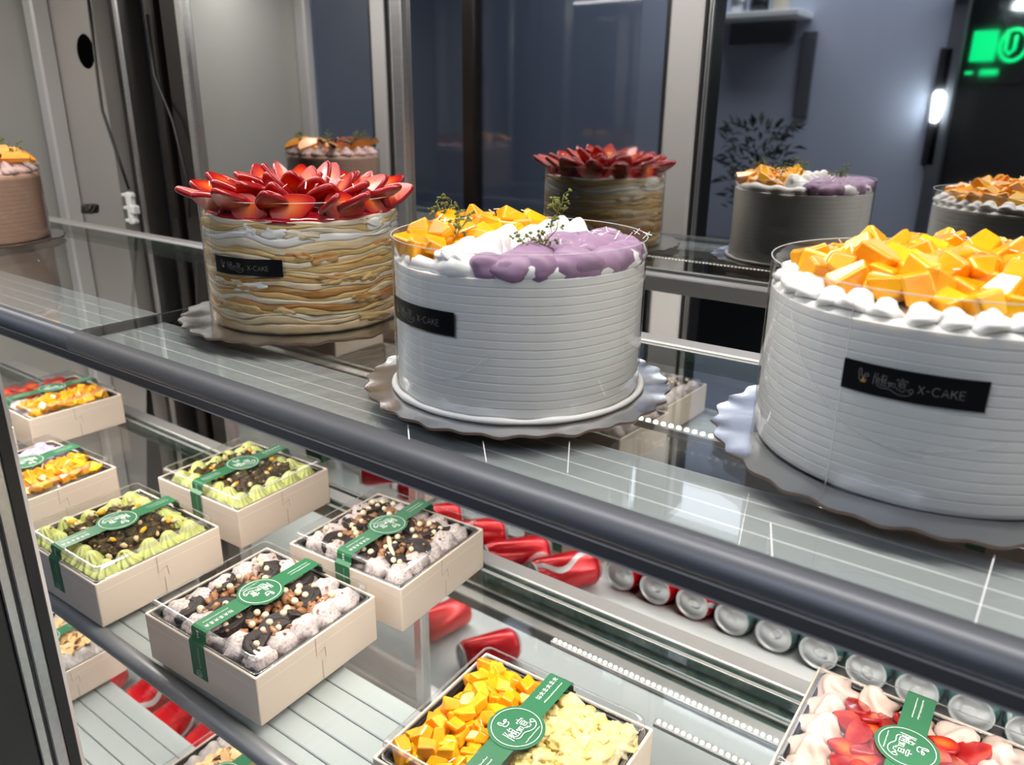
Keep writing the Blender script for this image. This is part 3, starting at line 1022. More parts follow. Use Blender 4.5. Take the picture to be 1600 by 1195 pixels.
# --- strawberry crepe cake
def strawberry_cake():
    c = whole('strawberry_crepe_cake', -1.202, 0.982, 'layered crepe cake crowned with cut strawberries, in a clear collar')
    R, h = 0.091, 0.1175
    board(c, 0.118, 1)
    rnd = random.Random(5)
    lay = [('crust', 9), ('crust', 6), ('creamy', 3), ('crepe', 5), ('caramel', 5), ('creamy', 3), ('crepe', 4), ('caramel', 6), ('creamy', 5), ('caramel', 5), ('crepe', 4), ('creamy', 3),
           ('crepe', 5), ('crepe', 4), ('creamy', 4), ('crepe', 4), ('creamy', 8), ('white', 6), ('creamy', 5), ('crepe', 4), ('creamy', 4)]
    tot = sum(t for _, t in lay)
    zb = 0.0042
    nl = len(lay)

    def wave(a, i):
        if i == 0:
            return 0.0
        q = Vector((math.cos(a) * 1.6, math.sin(a) * 1.6, i * 0.33))
        amp = 0.0080 if 1 < i < nl else 0.0025
        return amp * mnoise.noise(q * 1.2) + 0.0016 * mnoise.noise(q * 3.5 + Vector((4, 0, i * 2.0)))
    for i, (m, t) in enumerate(lay):
        z0_, z1_ = zb, zb + 0.098 * t / tot
        zb = z1_
        n = 120
        vs, fs = [], []
        for j in range(7):
            u = j / 6
            for k in range(n):
                a = 2 * PI * k / n
                q = Vector((math.cos(a) * 2.2 + i * 3.1, math.sin(a) * 2.2, i * 1.7))
                lo, hi = z0_ + wave(a, i), z1_ + wave(a, i + 1)
                hi = max(hi, lo + 0.0008)
                rr = R - 0.0022 + 0.0016 * mnoise.noise(q * 1.4) + 0.0007 * mnoise.noise(q * 5 + Vector((0, 0, u * 3)))
                rr -= 0.0024 * (2 * u - 1) ** 4
                rr = min(rr, R - 0.0005)
                if j in (0, 6):
                    rr = R * 0.80
                zz2 = lo + (hi - lo) * min(1, max(0, (u - 1 / 6) * 1.5))
                vs.append((rr * math.cos(a), rr * math.sin(a), zz2))
        for j in range(6):
            for k in range(n):
                k2 = (k + 1) % n
                fs.append((j * n + k, j * n + k2, (j + 1) * n + k2, (j + 1) * n + k))
        MB().add(vs, fs, 0, True).build('cream_layer' if m in ('creamy', 'white') else 'crepe_layer', m, c)
    MB().lathe([(0.001, 0.10), (0.088, 0.10), (0.086, 0.1045), (0.06, 0.108), (0.001, 0.110)], 60, 0, True, None,
               lambda a, r, z: (r + 0.001 * math.cos(7 * a), z + 0.0015 * mnoise.noise(Vector((r * 60 * math.cos(a), r * 60 * math.sin(a), 1))))).build('glaze_layer', 'glaze', c)
    # smears of cream squeezed out between layers
    sm = [blob('cream_smear', 'creamy', (0.012, 0.0035, 0.0035), i, 0.5, 1.6) for i in range(3)]
    patch = {m: [blob('crepe_fold', m, (0.017, 0.0032, 0.0050), i + k * 7, 0.55, 1.9, ICO3) for i in range(3)] for k, m in enumerate(('caramel', 'creamy', 'white', 'crust', 'crepe'))}
    for i in range(74):
        a = 2 * PI * (i * 0.381966) + rnd.uniform(-0.2, 0.2)
        z = 0.012 + 0.086 * ((i * 7) % 74) / 74
        m = rnd.choice(('creamy', 'white', 'white') if z > 0.078 else ('caramel', 'crepe', 'creamy', 'caramel', 'white') if z > 0.030 else ('crust', 'crust', 'crepe'))
        put('crepe_fold', rnd.choice(patch[m]), c, ((R - 0.0046) * math.cos(a), (R - 0.0046) * math.sin(a), z),
            (0, rnd.uniform(-0.18, 0.18), a + PI / 2), (rnd.uniform(0.5, 1.1), 1.0, rnd.uniform(0.6, 1.25)))
    for n_, rad, z, tilt, rj in ((15, 0.0865, 0.1175, 22, 18), (13, 0.064, 0.1205, 30, 22), (9, 0.041, 0.1235, 38, 25), (6, 0.020, 0.1255, 48, 25)):
        for k in range(n_):
            a = 2 * PI * (k + rnd.uniform(-0.22, 0.22)) / n_ + rad * 9
            t = math.radians(tilt + rnd.uniform(-8, 10))
            mtx = Matrix.Rotation(a, 4, 'Z') @ Matrix.Rotation(-t, 4, 'Y') @ Matrix.Rotation(math.radians(rnd.uniform(-rj, rj)) + (0.5 if k % 3 == 0 else 0), 4, 'X')
            o = put('strawberry_slice', SLICE[k % 3], c)
            o.matrix_local = Matrix.Translation((rad * math.cos(a), rad * math.sin(a), z + rnd.uniform(-0.003, 0.003))) @ mtx @ Matrix.Scale(rnd.uniform(1.0, 1.22), 4)
    # outward facing slices along the rim
    for k in range(12):
        a = 2 * PI * (k + rnd.uniform(-0.15, 0.15)) / 12 + 0.25
        o = put('strawberry_slice', SLICE[k % 3], c)
        o.matrix_local = Matrix.Translation((0.079 * math.cos(a), 0.079 * math.sin(a), 0.1115)) @ Matrix.Rotation(a, 4, 'Z') @ Matrix.Rotation(math.radians(66), 4, 'Y') @ Matrix.Rotation(math.radians(90 + rnd.uniform(-40, 40)), 4, 'Z') @ Matrix.Scale(1.1, 4)
    shreds(c, lambda r: ((lambda q, a: (q * math.cos(a), q * math.sin(a)))(0.085 * math.sqrt(r.random()), r.uniform(0, 6.28))), 3, 46, lambda x, y: 0.133 - 0.05 * math.hypot(x, y))
    cl = collar(c, R, h, 262)
    sticker(c, R, -95.5, -51.5, 0.056, 0.0705)
    return c


def mix_cake():
    c = whole('mango_taro_cake', -0.637, 0.898, 'white combed cake topped with mango, white cream and purple taro cream')
    R, h = 0.0890, 0.1115
    board(c, 0.1105, 0)
    combed(c, R - 0.0015, 0.0985, 'frost', seed=1)
    torus_cream('cream_foot', c, R + 0.0015, 0.0055, 0.0022, 'white', 4)
    torus_cream('cream_edge', c, R - 0.0085, 0.0985, 0.0062, 'white', 9, 0.6)
    rnd = random.Random(12)
    pd = [blob('taro_dollop', 'purple', (0.0170, 0.0150, 0.0105), i + 4, 0.22, 1.1, ICO3) for i in range(4)]
    P = disc_pts(0.082, 0.0165, rnd, 40, lambda x, y: x > 0.026)
    rim = [(0.0725 * math.cos(a), 0.0725 * math.sin(a)) for a in [math.radians(q) for q in range(-68, 72, 11)]]
    for i, (x, y) in enumerate(rim + [p for p in P if all(math.hypot(p[0] - q[0], p[1] - q[1]) > 0.014 for q in rim)]):
        o = put('taro_dollop', pd[i % 4], c, (x, y, 0.0990 + 0.005 * (1 - math.hypot(x, y) / 0.08) + rnd.uniform(0, 0.002)), (rnd.uniform(-0.2, 0.2), rnd.uniform(-0.2, 0.2), rnd.uniform(0, 6)), rnd.uniform(0.8, 1.08))
    MB().tube([(0.0790 * math.cos(math.radians(q)), 0.0790 * math.sin(math.radians(q)), 0.1000 + 0.0012 * math.sin(q * 0.31)) for q in range(-68, 71, 3)],
              [0.0082 + 0.0010 * math.sin(q * 0.5) for q in range(-68, 71, 3)], 10).build('taro_edge', 'purple', c)
    wd = [dollop('white_shell', 'white', 0.0165, 0.024, 9, 0.10, 1.7, 12, 54, 0.1, 0.55, i + 7) for i in range(2)]
    for i in range(9):
        y = -0.072 + i * 0.0165
        put('white_shell', wd[i % 2], c, (0.004 + 0.004 * math.sin(i * 1.7), y, 0.097), (-0.55, 0.1, rnd.uniform(-0.3, 0.3)), rnd.uniform(0.92, 1.08))
    for i, (x, y) in enumerate(disc_pts(0.078, 0.0125, rnd, 40, lambda x, y: x < -0.014)):
        put('mango_cube', MANGO[i % 6], c, (x, y, 0.1035 + rnd.uniform(0, 0.006)), (rnd.uniform(-0.5, 0.5), rnd.uniform(-0.5, 0.5), rnd.uniform(0, 6.28)), rnd.uniform(0.95, 1.2))
    for i, (x, y) in enumerate(disc_pts(0.06, 0.022, rnd, 9, lambda x, y: x < -0.026)):
        put('mango_cube', MANGO[(i + 2) % 6], c, (x, y, 0.1135), (rnd.uniform(-0.7, 0.7), rnd.uniform(-0.7, 0.7), rnd.uniform(0, 6.28)), 1.05)
    for i, (x, y, z, rx, rz) in enumerate(((-0.066, -0.004, 0.112, 0.3, 0.4), (-0.062, -0.014, 0.112, -0.5, 1.4), (-0.018, -0.050, 0.110, 0.6, 2.3), (-0.022, -0.046, 0.110, -0.3, 1.0), (-0.012, 0.064, 0.114, 0.2, 0.2), (-0.004, 0.066, 0.112, 0.8, 4.0), (0.040, -0.026, 0.108, 1.2, 5.2), (0.042, -0.022, 0.108, -1.0, 3.0), (0.038, -0.028, 0.108, 0.4, 1.2))):
        put('herb_sprig', SPRIGS[i % 3], c, (x, y, z), (rx, 0.25, rz), 0.72)
    shreds(c, lambda r: (r.uniform(0.03, 0.075), r.uniform(-0.035, 0.06)), 5, 34, lambda x, y: 0.1115)
    shreds(c, lambda r: (r.uniform(-0.07, -0.02), r.uniform(-0.04, 0.05)), 6, 16, lambda x, y: 0.120)
    cl = collar(c, R, h, 233)
    film_line(cl, R, [(-128 + 62 * i / 20, 0.086 - 0.058 * math.sin(PI * (0.12 + 0.66 * i / 20))) for i in range(21)])
    film_line(cl, R, [(-128 + 0.1 * i, 0.09 - 0.008 * i) for i in range(10)], 0.0012)
    sticker(c, R, -126, -81.3, 0.0585, 0.0735)
    return c


def mango_cake():
    c = whole('mango_cake', -0.109, 1.001, 'large white combed cake heaped with orange mango and piped cream border')
    R, h = 0.0980, 0.1128
    board(c, 0.1215, 2)
    combed(c, R - 0.0015, 0.0985, 'frost', seed=8)
    rnd = random.Random(31)
    kd = [dollop('cream_kiss', 'white', 0.0088, 0.0112, 4, 0.10, 1.6, 12, 32, 0.6, 0.30, i) for i in range(3)]
    n_ = 36
    for k in range(n_):
        a = 2 * PI * k / n_ + rnd.uniform(-0.03, 0.03)
        put('cream_kiss', kd[k % 3], c, (0.0865 * math.cos(a), 0.0865 * math.sin(a), 0.0965), (rnd.uniform(-0.3, 0.3), -0.35, a + 0.6), rnd.uniform(0.85, 1.15))
    for i, (x, y) in enumerate(disc_pts(0.076, 0.0108, rnd, 120)):
        put('mango_cube', MANGO[i % 6], c, (x, y, 0.1020 + 0.011 * max(0, 1 - (math.hypot(x, y) / 0.08) ** 2) + rnd.uniform(0, 0.006)), (rnd.uniform(-0.5, 0.5), rnd.uniform(-0.5, 0.5), rnd.uniform(0, 6.28)), rnd.uniform(0.85, 1.2))
    for i, (x, y) in enumerate(disc_pts(0.055, 0.017, rnd, 20)):
        put('mango_cube', MANGO[(i + 3) % 6], c, (x, y, 0.1195 - 0.05 * math.hypot(x, y)), (rnd.uniform(-0.7, 0.7), rnd.uniform(-0.7, 0.7), rnd.uniform(0, 6.28)), rnd.uniform(0.9, 1.15))
    shreds(c, lambda r: ((lambda q, a: (q * math.cos(a), q * math.sin(a)))(0.07 * math.sqrt(r.random()), r.uniform(0, 6.28))), 9, 46, lambda x, y: 0.1265 - 0.16 * max(0, math.hypot(x, y) - 0.02))
    cl = collar(c, R, h, 252)
    film_line(cl, R, [(-132 + 50 * i / 20, 0.094 - 0.060 * math.sin(PI / 2 * (i / 20) ** 0.7)) for i in range(21)], 0.0010)
    film_line(cl, R, [(-92 + 30 * i / 20, 0.036 + 0.010 * (i / 20) ** 2) for i in range(21)])
    film_line(cl, R, [(-132 - 10 * math.sin(PI * i / 14), 0.10 - 0.055 * i / 14) for i in range(15)])
    sticker(c, R, -107.6, -69.5, 0.0605, 0.0755)
    return c


def brown_cake():
    c = whole('cocoa_cake', -2.667, 0.959, 'brown combed cake with orange wedges and green sprigs, at the far left')
    R, h = 0.0985, 0.110
    board(c, 0.116, 3)
    combed(c, R - 0.0015, 0.0985, 'brown_cream', 0.0062, seed=3)
    rnd = random.Random(77)
    pdm = dollop('rose_dollop', 'pinkbrown', 0.0165, 0.024, 9, 0.16, 0.9, 10, 54, 0.1, 0.55, 2)
    for k in range(17):
        a = 2 * PI * k / 17
        put('rose_dollop', pdm, c, (0.080 * math.cos(a), 0.080 * math.sin(a), 0.097), (0, -0.15, a), 0.85)
    # wedge: orange flesh with dark peel along its round back
    w = MB()
    n = 14
    top = [(0.026 * math.cos(PI * k / n) , 0.020 * math.sin(PI * k / n)) for k in range(n + 1)]
    vs = [(x, y, 0.003) for x, y in top] + [(x, y, -0.003) for x, y in top]
    m_ = n + 1
    w.add(vs, [tuple(range(m_)), tuple(range(m_, 2 * m_))[::-1]], 0)
    w.f += [[k, k + 1, k + 1 + m_, k + m_] for k in range(n)]
    w.m += [1] * n
    w.sm += [True] * n
    w.f.append([0, m_, 2 * m_ - 1, n])
    w.m.append(0)
    w.sm.append(False)
    wm = w.mesh('orange_wedge', ['orange', 'figskin'])
    for k in range(16):
        a = 2 * PI * k / 16 + 0.2
        rad = 0.075 if k % 2 else 0.058
        o = put('orange_wedge', wm, c)
        o.matrix_local = Matrix.Translation((rad * math.cos(a), rad * math.sin(a), 0.1165)) @ Matrix.Rotation(a + rnd.uniform(-0.4, 0.4), 4, 'Z') @ Matrix.Rotation(math.radians(rnd.uniform(20, 60)), 4, 'X') @ Matrix.Rotation(rnd.uniform(-0.5, 0.5), 4, 'Y')
    for k in range(7):
        a = 2 * PI * k / 7 + 0.15
        put('herb_sprig', SPRIGS[k % 3], c, (0.066 * math.cos(a), 0.066 * math.sin(a), 0.112), (rnd.uniform(-0.5, 0.5), 0.2, a), 1.05)
    cl = collar(c, R, h, 320)
    film_line(cl, R, [(-60 + 80 * i / 20, 0.055 - 0.02 * math.sin(PI * i / 20)) for i in range(21)])
    return c


strawberry_cake()
mix_cake()
mango_cake()
brown_cake()

# ------------------------------------------------------------------ boxed desserts
BX, BY, BH = 0.159, 0.1435, 0.050      # outer size of a box
LT = BH + 0.0135                       # top of the clear lid


def rrect(hx, hy, r, n=5):
    P = []
    for cx, cy, a0 in ((hx - r, hy - r, 0), (-hx + r, hy - r, 90), (-hx + r, -hy + r, 180), (hx - r, -hy + r, 270)):
        for i in range(n + 1):
            a = math.radians(a0 + 90 * i / n)
            P.append((cx + r * math.cos(a), cy + r * math.sin(a)))
    return P


def loft(b, loops, mi=0, smooth=True, cap0=False, cap1=False, mis=None):
    n = len(loops[0])
    b0 = len(b.v)
    b.v += [Vector(p) for L in loops for p in L]
    for j in range(len(loops) - 1):
        for k in range(n):
            k2 = (k + 1) % n
            b.f.append([b0 + j * n + k, b0 + j * n + k2, b0 + (j + 1) * n + k2, b0 + (j + 1) * n + k])
            b.m.append(mis[j] if mis else mi)
            b.sm.append(smooth)
    if cap0:
        b.f.append([b0 + k for k in range(n)][::-1])
        b.m.append(mis[0] if mis else mi)
        b.sm.append(False)
    if cap1:
        b.f.append([b0 + (len(loops) - 1) * n + k for k in range(n)])
        b.m.append(mis[-1] if mis else mi)
        b.sm.append(False)
    return b


def lp(hx, hy, r, z, n=5):
    return [(x, y, z) for x, y in rrect(hx, hy, r, n)]


def box_meshes():
    D = {}
    hx, hy = BX / 2, BY / 2
    b = MB()
    loft(b, [lp(hx - 0.0005, hy - 0.0005, 0.0012, 0.0, 2), lp(hx, hy, 0.0015, 0.0008, 2), lp(hx, hy, 0.0015, BH - 0.0006, 2), lp(hx - 0.0006, hy - 0.0006, 0.0012, BH, 2),
             lp(hx - 0.0018, hy - 0.0018, 0.0012, BH, 2), lp(hx - 0.0024, hy - 0.0024, 0.0012, BH - 0.0006, 2), lp(hx - 0.0024, hy - 0.0024, 0.0012, 0.003, 2)], 0, False, True, True)
    D['body'] = b.mesh('box_body', 'card')
    # locking-tab slits and fold line on the right and left faces
    b = MB()
    for sx in (1, -1):
        def mp(u, v, sx=sx):
            return (sx * (hx + 0.00025), u * sx, v)
        for pts in ([(-0.006, BH - 0.001), (-0.006, 0.030), (0.004, 0.034)], [(0.004, 0.034), (0.005, 0.0235)], [(0.0, 0.022), (0.0, 0.001)]):
            b.ribbon(pts, 0.0008, mp)
    D['slits'] = b.mesh('tab_slit', 'seam')
    b = MB()
    for sx in (1, -1):
        b.ribbon([(-hy + 0.002, BH * 0.80), (hy - 0.002, BH * 0.80)], 0.0006, lambda u, v, sx=sx: (sx * (hx + 0.0002), u * sx, v))
        b.ribbon([(0.0052, 0.034), (0.0060, 0.0235)], 0.0005, lambda u, v, sx=sx: (sx * (hx + 0.0003), u * sx, v))
    b.ribbon([(-hx + 0.002, BH * 0.80), (hx - 0.002, BH * 0.80)], 0.0006, lambda u, v: (u, -hy - 0.0002, v))
    D['fold'] = b.mesh('fold_highlight', 'seaml')  # pale ribbons paint the edge highlight along the fold and tab
    b = MB()
    loft(b, [lp(hx - 0.0026, hy - 0.0026, 0.004, BH - 0.0030), lp(hx - 0.0032, hy - 0.0032, 0.004, BH - 0.0012), lp(hx - 0.0062, hy - 0.0062, 0.006, BH - 0.0012), lp(hx - 0.0075, hy - 0.0075, 0.006, BH - 0.003),
             lp(hx - 0.010, hy - 0.010, 0.006, 0.006)], 0, True, False, True)
    D['tray'] = b.mesh('tray', 'tray')
    b = MB()
    r = 0.0032
    loops, mis = [lp(hx - 0.0030, hy - 0.0030, 0.006, BH - 0.004), lp(hx - 0.0040, hy - 0.0040, 0.006, LT - r)], [0]
    for i in range(1, 5):
        a = i / 4 * PI / 2
        q = 0.0040 + r * (1 - math.cos(a))
        loops.append(lp(hx - q, hy - q, 0.006, LT - r + r * math.sin(a)))
        mis.append(1)
    q = 0.0040 + r
    loops.append(lp(hx - q - 0.001, hy - q - 0.001, 0.0055, LT + 0.0001))
    mis.append(1)
    mis.append(0)
    loft(b, loops, 0, True, False, True, mis)
    D['lid'] = b.mesh('clear_lid', ['lid', 'lidedge'])
    b = MB()
    rim = lp(hx - 0.0035, hy - 0.0035, 0.006, BH - 0.0004)
    b.tube(rim + [rim[0]], 0.0006, 5, 0, False)
    D['lidrim'] = b.mesh('lid_rim', 'lidedge')
    # printed paper band with its medallion
    e = 0.0006
    path = [(-hy - e, 0.014), (-hy - e, BH - 0.004), (-hy - e, BH + 0.001), (-hy + 0.0034, BH + 0.004), (-hy + 0.0034, LT - 0.003), (-hy + 0.0046, LT - 0.0004), (-hy + 0.0072, LT + e),
            (0, LT + e), (hy - 0.0072, LT + e), (hy - 0.0046, LT - 0.0004), (hy - 0.0034, LT - 0.003), (hy - 0.0034, BH + 0.004), (hy + e, BH + 0.001), (hy + e, 0.014)]
    wv = 0.0103
    b = MB()
    vs = [(sx * wv, y, z) for y, z in path for sx in (-1, 1)]
    b.add(vs, [(2 * i, 2 * i + 1, 2 * i + 3, 2 * i + 2) for i in range(len(path) - 1)])
    n = 48
    b.add([(0.0218 * math.cos(2 * PI * k / n), 0.0218 * math.sin(2 * PI * k / n), LT + e + 0.0004) for k in range(n)], [tuple(range(n))])
    D['band'] = b.mesh('paper_band', 'green')
    for flip in (0, 1):
        b = MB()
        z = LT + e + 0.0009

        def m1(u, v, z=z, flip=flip):
            # reading along +Y with the top toward -X; flipped boxes are turned round
            x, y = -v, u
            return (-x, -y, z) if flip else (x, y, z)
        b.ribbon(arc(0, 0, 0.0190, 0, 360, 60), 0.0005, m1)
        k = 0.0088
        for pl in WORD:
            b.ribbon([((x - 1.5) * k * 0.98, y * k * 1.25 - 0.006) for x, y in pl], 0.00062, m1)
        for pl in RABBIT:
            b.ribbon([(x * k * 0.95 - 0.002, y * k * 0.75 + 0.0063) for x, y in pl], 0.0007, m1)
        rnd = random.Random(4)

        GL = ([[(0, .2), (1, .2)], [(.1, .6), (.9, .6)], [(.5, 0), (.5, 1)], [(.2, .9), (.8, .9)]],
              [[(.1, .1), (.1, .9), (.9, .9), (.9, .1), (.1, .1)], [(.1, .5), (.9, .5)], [(.5, .1), (.5, .9)]],
              [[(0, .7), (1, .7)], [(.5, 1), (.5, .7), (.1, 0)], [(.5, .6), (.9, 0)], [(.25, .3), (.75, .3)]],
              [[(.2, 0), (.2, 1)], [(0, .7), (.4, .75)], [(.5, .8), (1, .8)], [(.55, .45), (.95, .45), (.95, .1), (.55, .1), (.55, .45)]])

        def tiny(x0, x1, yy, hgt, step, mapf, wid):
            x = x0
            while x < x1:
                if hgt > 0.002:
                    for st in rnd.choice(GL):
                        b.ribbon([(x + q_[0] * step * 0.8, yy + q_[1] * hgt) for q_ in st], wid, mapf)
                else:
                    b.ribbon([(x, yy), (x + step * 0.3, yy + hgt * rnd.uniform(0.4, 1)), (x + step * 0.7, yy + hgt * rnd.uniform(0, 0.4))], wid, mapf)
                x += step
        tiny(-0.009, 0.010, -0.0145, 0.0011, 0.0013, m1, 0.00035)
        zz_ = LT + e + 0.0004

        def m2(u, v, flip=flip):
            x, y = -v, u
            return (-x, -y, zz_) if flip else (x, y, zz_)
        tiny(0.034, 0.060, 0.001, 0.0042, 0.0050, m2, 0.0005)
        tiny(0.034, 0.060, -0.0042, 0.0016, 0.0017, m2, 0.0004)
        tiny(-0.060, -0.036, 0.001, 0.0016, 0.0017, m2, 0.0004)
        tiny(-0.060, -0.036, -0.003, 0.0012, 0.0014, m2, 0.0004)

        def m3(u, v):
            return (v, -hy + 0.0034 - 0.0005, u)
        tiny(BH + 0.0042, LT - 0.003, -0.002, 0.0028, 0.003, m3, 0.0005)

        def m4(u, v):
            return (v, -hy - e - 0.0004, u)
        tiny(0.026, BH - 0.002, 0.002, 0.0014, 0.0016, m4, 0.0003)
        b.ribbon(arc(0.019, 0.0, 0.0035, 0, 360, 18), 0.0004, m4)
        b.ribbon(arc(0.019, 0.0, 0.0018, 0, 300, 12), 0.0004, m4)
        D['print%d' % flip] = b.mesh('band_print', 'ink')
    return D


BOXM = box_meshes()


def filling(name, mats, parent, z0, z1, seed, amp=0.003, inset=0.011, nx=20):
    """lumpy slab of filling inside the tray"""
    hx, hy = BX / 2 - inset, BY / 2 - inset
    vs, fs = [], []
    for j in range(nx + 1):
        for i in range(nx + 1):
            x, y = -hx + 2 * hx * i / nx, -hy + 2 * hy * j / nx
            e = min(1, 8 * min(i, nx - i) / nx) * min(1, 8 * min(j, nx - j) / nx)
            z = z0 + (z1 - z0) * e ** 0.5 + amp * e * mnoise.noise(Vector((x * 90 + seed, y * 90, seed)))
            vs.append((x, y, z))
    for j in range(nx):
        for i in range(nx):
            a = j * (nx + 1) + i
            fs.append((a, a + 1, a + nx + 2, a + nx + 1))
    return MB().add(vs, fs, 0, True).build(name, mats, parent)


MATCHA = [dollop('matcha_dollop', 'matcha', 0.0145, 0.0205, 11, 0.20, 0.35, 12, 88, 0.3, 0.40, i) for i in range(3)]
GREYBALL = [blob('cookie_cream_ball', 'greycream', (0.0150, 0.0150, 0.0130), i + 2, 0.34, 2.1, ICO3) for i in range(3)]
GREYSTAR = [dollop('grey_dollop', 'greycream2', 0.0145, 0.019, 10, 0.16, 0.5, 10, 60, 0.1, 0.5, i + 3) for i in range(2)]
BLUSH = [dollop('blush_dollop', 'blush', 0.0140, 0.0205, 5, 0.24, 1.5, 12, 50, 0.4, 0.38, i + 5) for i in range(3)]
PEARL = MB().add([Vector(p) * 0.0034 for p in ICO2[0]], ICO2[1], 0, True).mesh('crispy_pearl', 'pearl')
NUT = [blob('nut', 'nut', (0.0062, 0.0042, 0.0036), i + 20, 0.45, 1.7) for i in range(4)]
PALENUT = [blob('pale_nut', 'nutpale', (0.0042, 0.0032, 0.0026), i + 40, 0.35, 1.5, ICO1) for i in range(3)]
SEED = [blob('orange_peel_bit', 'mango2', (0.0055, 0.0034, 0.0022), i + 50, 0.35, 1.5, ICO1) for i in range(2)]
CRUMB = [blob('crumb_lump', 'crumb', (0.0075, 0.0070, 0.0050), i + 60, 0.55, 2.2) for i in range(4)]
CHUNK = [cube_piece('chocolate_chunk', 'cookie', 0.017, 0.012, 0.008, i + 70, 0.001, 0.28) for i in range(3)]
BIT = [blob('cocoa_bit', 'nut', (0.0019, 0.0016, 0.0012), i + 80, 0.5, 2.0, ICO1) for i in range(2)]


def cookie_mesh():
    """half of a ridged dark sandwich biscuit"""
    b = MB()
    R, n = 0.0185, 22
    prof = [(0.0, 0.0030), (0.010, 0.0030), (0.0105, 0.0036), (0.0125, 0.0036), (0.013, 0.0030), (0.0165, 0.0030), (0.0178, 0.0036), (R, 0.0028), (R, -0.0028), (0.0178, -0.0034), (0.0, -0.0030)]
    vs, fs = [], []
    for r, z in prof:
        for k in range(n + 1):
            a = PI * k / n
            rr = r * (1 + (0.018 * (k % 2) if r > 0.017 else 0))
            vs.append((rr * math.cos(a), rr * math.sin(a), z))
    for j in range(len(prof) - 1):
        for k in range(n):
            fs.append((j * (n + 1) + k, j * (n + 1) + k + 1, (j + 1) * (n + 1) + k + 1, (j + 1) * (n + 1) + k))
    for k in (0, n):
        fs.append(tuple(j * (n + 1) + k for j in range(len(prof))))
    b.add(vs, fs, 0, False)
    return b.mesh('cookie_half', 'cookie')


COOKIE = cookie_mesh()


def flake_mesh(seed):
    rnd = random.Random(seed)
    n = 9
    vs = []
    for z, s in ((0.0009, 0.95), (-0.0002, 1.0)):
        for k in range(n):
            a = 2 * PI * k / n
            r = 0.0078 * s * (0.8 + 0.3 * rnd.random())
            x, y = r * math.cos(a), 0.68 * r * math.sin(a)
            vs.append((x, y, z + 14 * x * x))
    fs = [tuple(range(n)), tuple(range(n, 2 * n))[::-1]] + [(k, (k + 1) % n, (k + 1) % n + n, k + n) for k in range(n)]
    return MB().add(vs, fs).mesh('almond_flake', 'almond')


FLAKE = [flake_mesh(i) for i in range(4)]
DURIAN = [blob('durian_lump', 'durian', (0.0125, 0.0085, 0.0065), i + 90, 0.75, 2.8, ICO3) for i in range(3)]
LILAC = [blob('lilac_lump', 'lilac', (0.0105, 0.0105, 0.0065), i + 95, 0.4, 2.0, ICO2) for i in range(2)]


def rect_pts(x0, x1, y0, y1, d, rnd, n, tries=3000):
    P = []
    for _ in range(tries):
        if len(P) >= n:
            break
        x, y = rnd.uniform(x0, x1), rnd.uniform(y0, y1)
        if all((x - p[0]) ** 2 + (y - p[1]) ** 2 > d * d for p in P):
            P.append((x, y))
    return P


def perimeter(hx, hy, nx, ny):
    P = []
    for i in range(nx):
        x = -hx + 2 * hx * i / (nx - 1)
        P += [(x, -hy), (x, hy)]
    for j in range(1, ny - 1):
        y = -hy + 2 * hy * j / (ny - 1)
        P += [(-hx, y), (hx, y)]
    return P


def scatter(parent, name, meshes, pts, z, rnd, tilt=0.5, smin=0.85, smax=1.15, dz=0.002):
    for i, (x, y) in enumerate(pts):
        put(name, meshes[i % len(meshes)], parent, (x, y, z + rnd.uniform(-dz, dz)), (rnd.uniform(-tilt, tilt), rnd.uniform(-tilt, tilt), rnd.uniform(0, 6.28)), rnd.uniform(smin, smax))


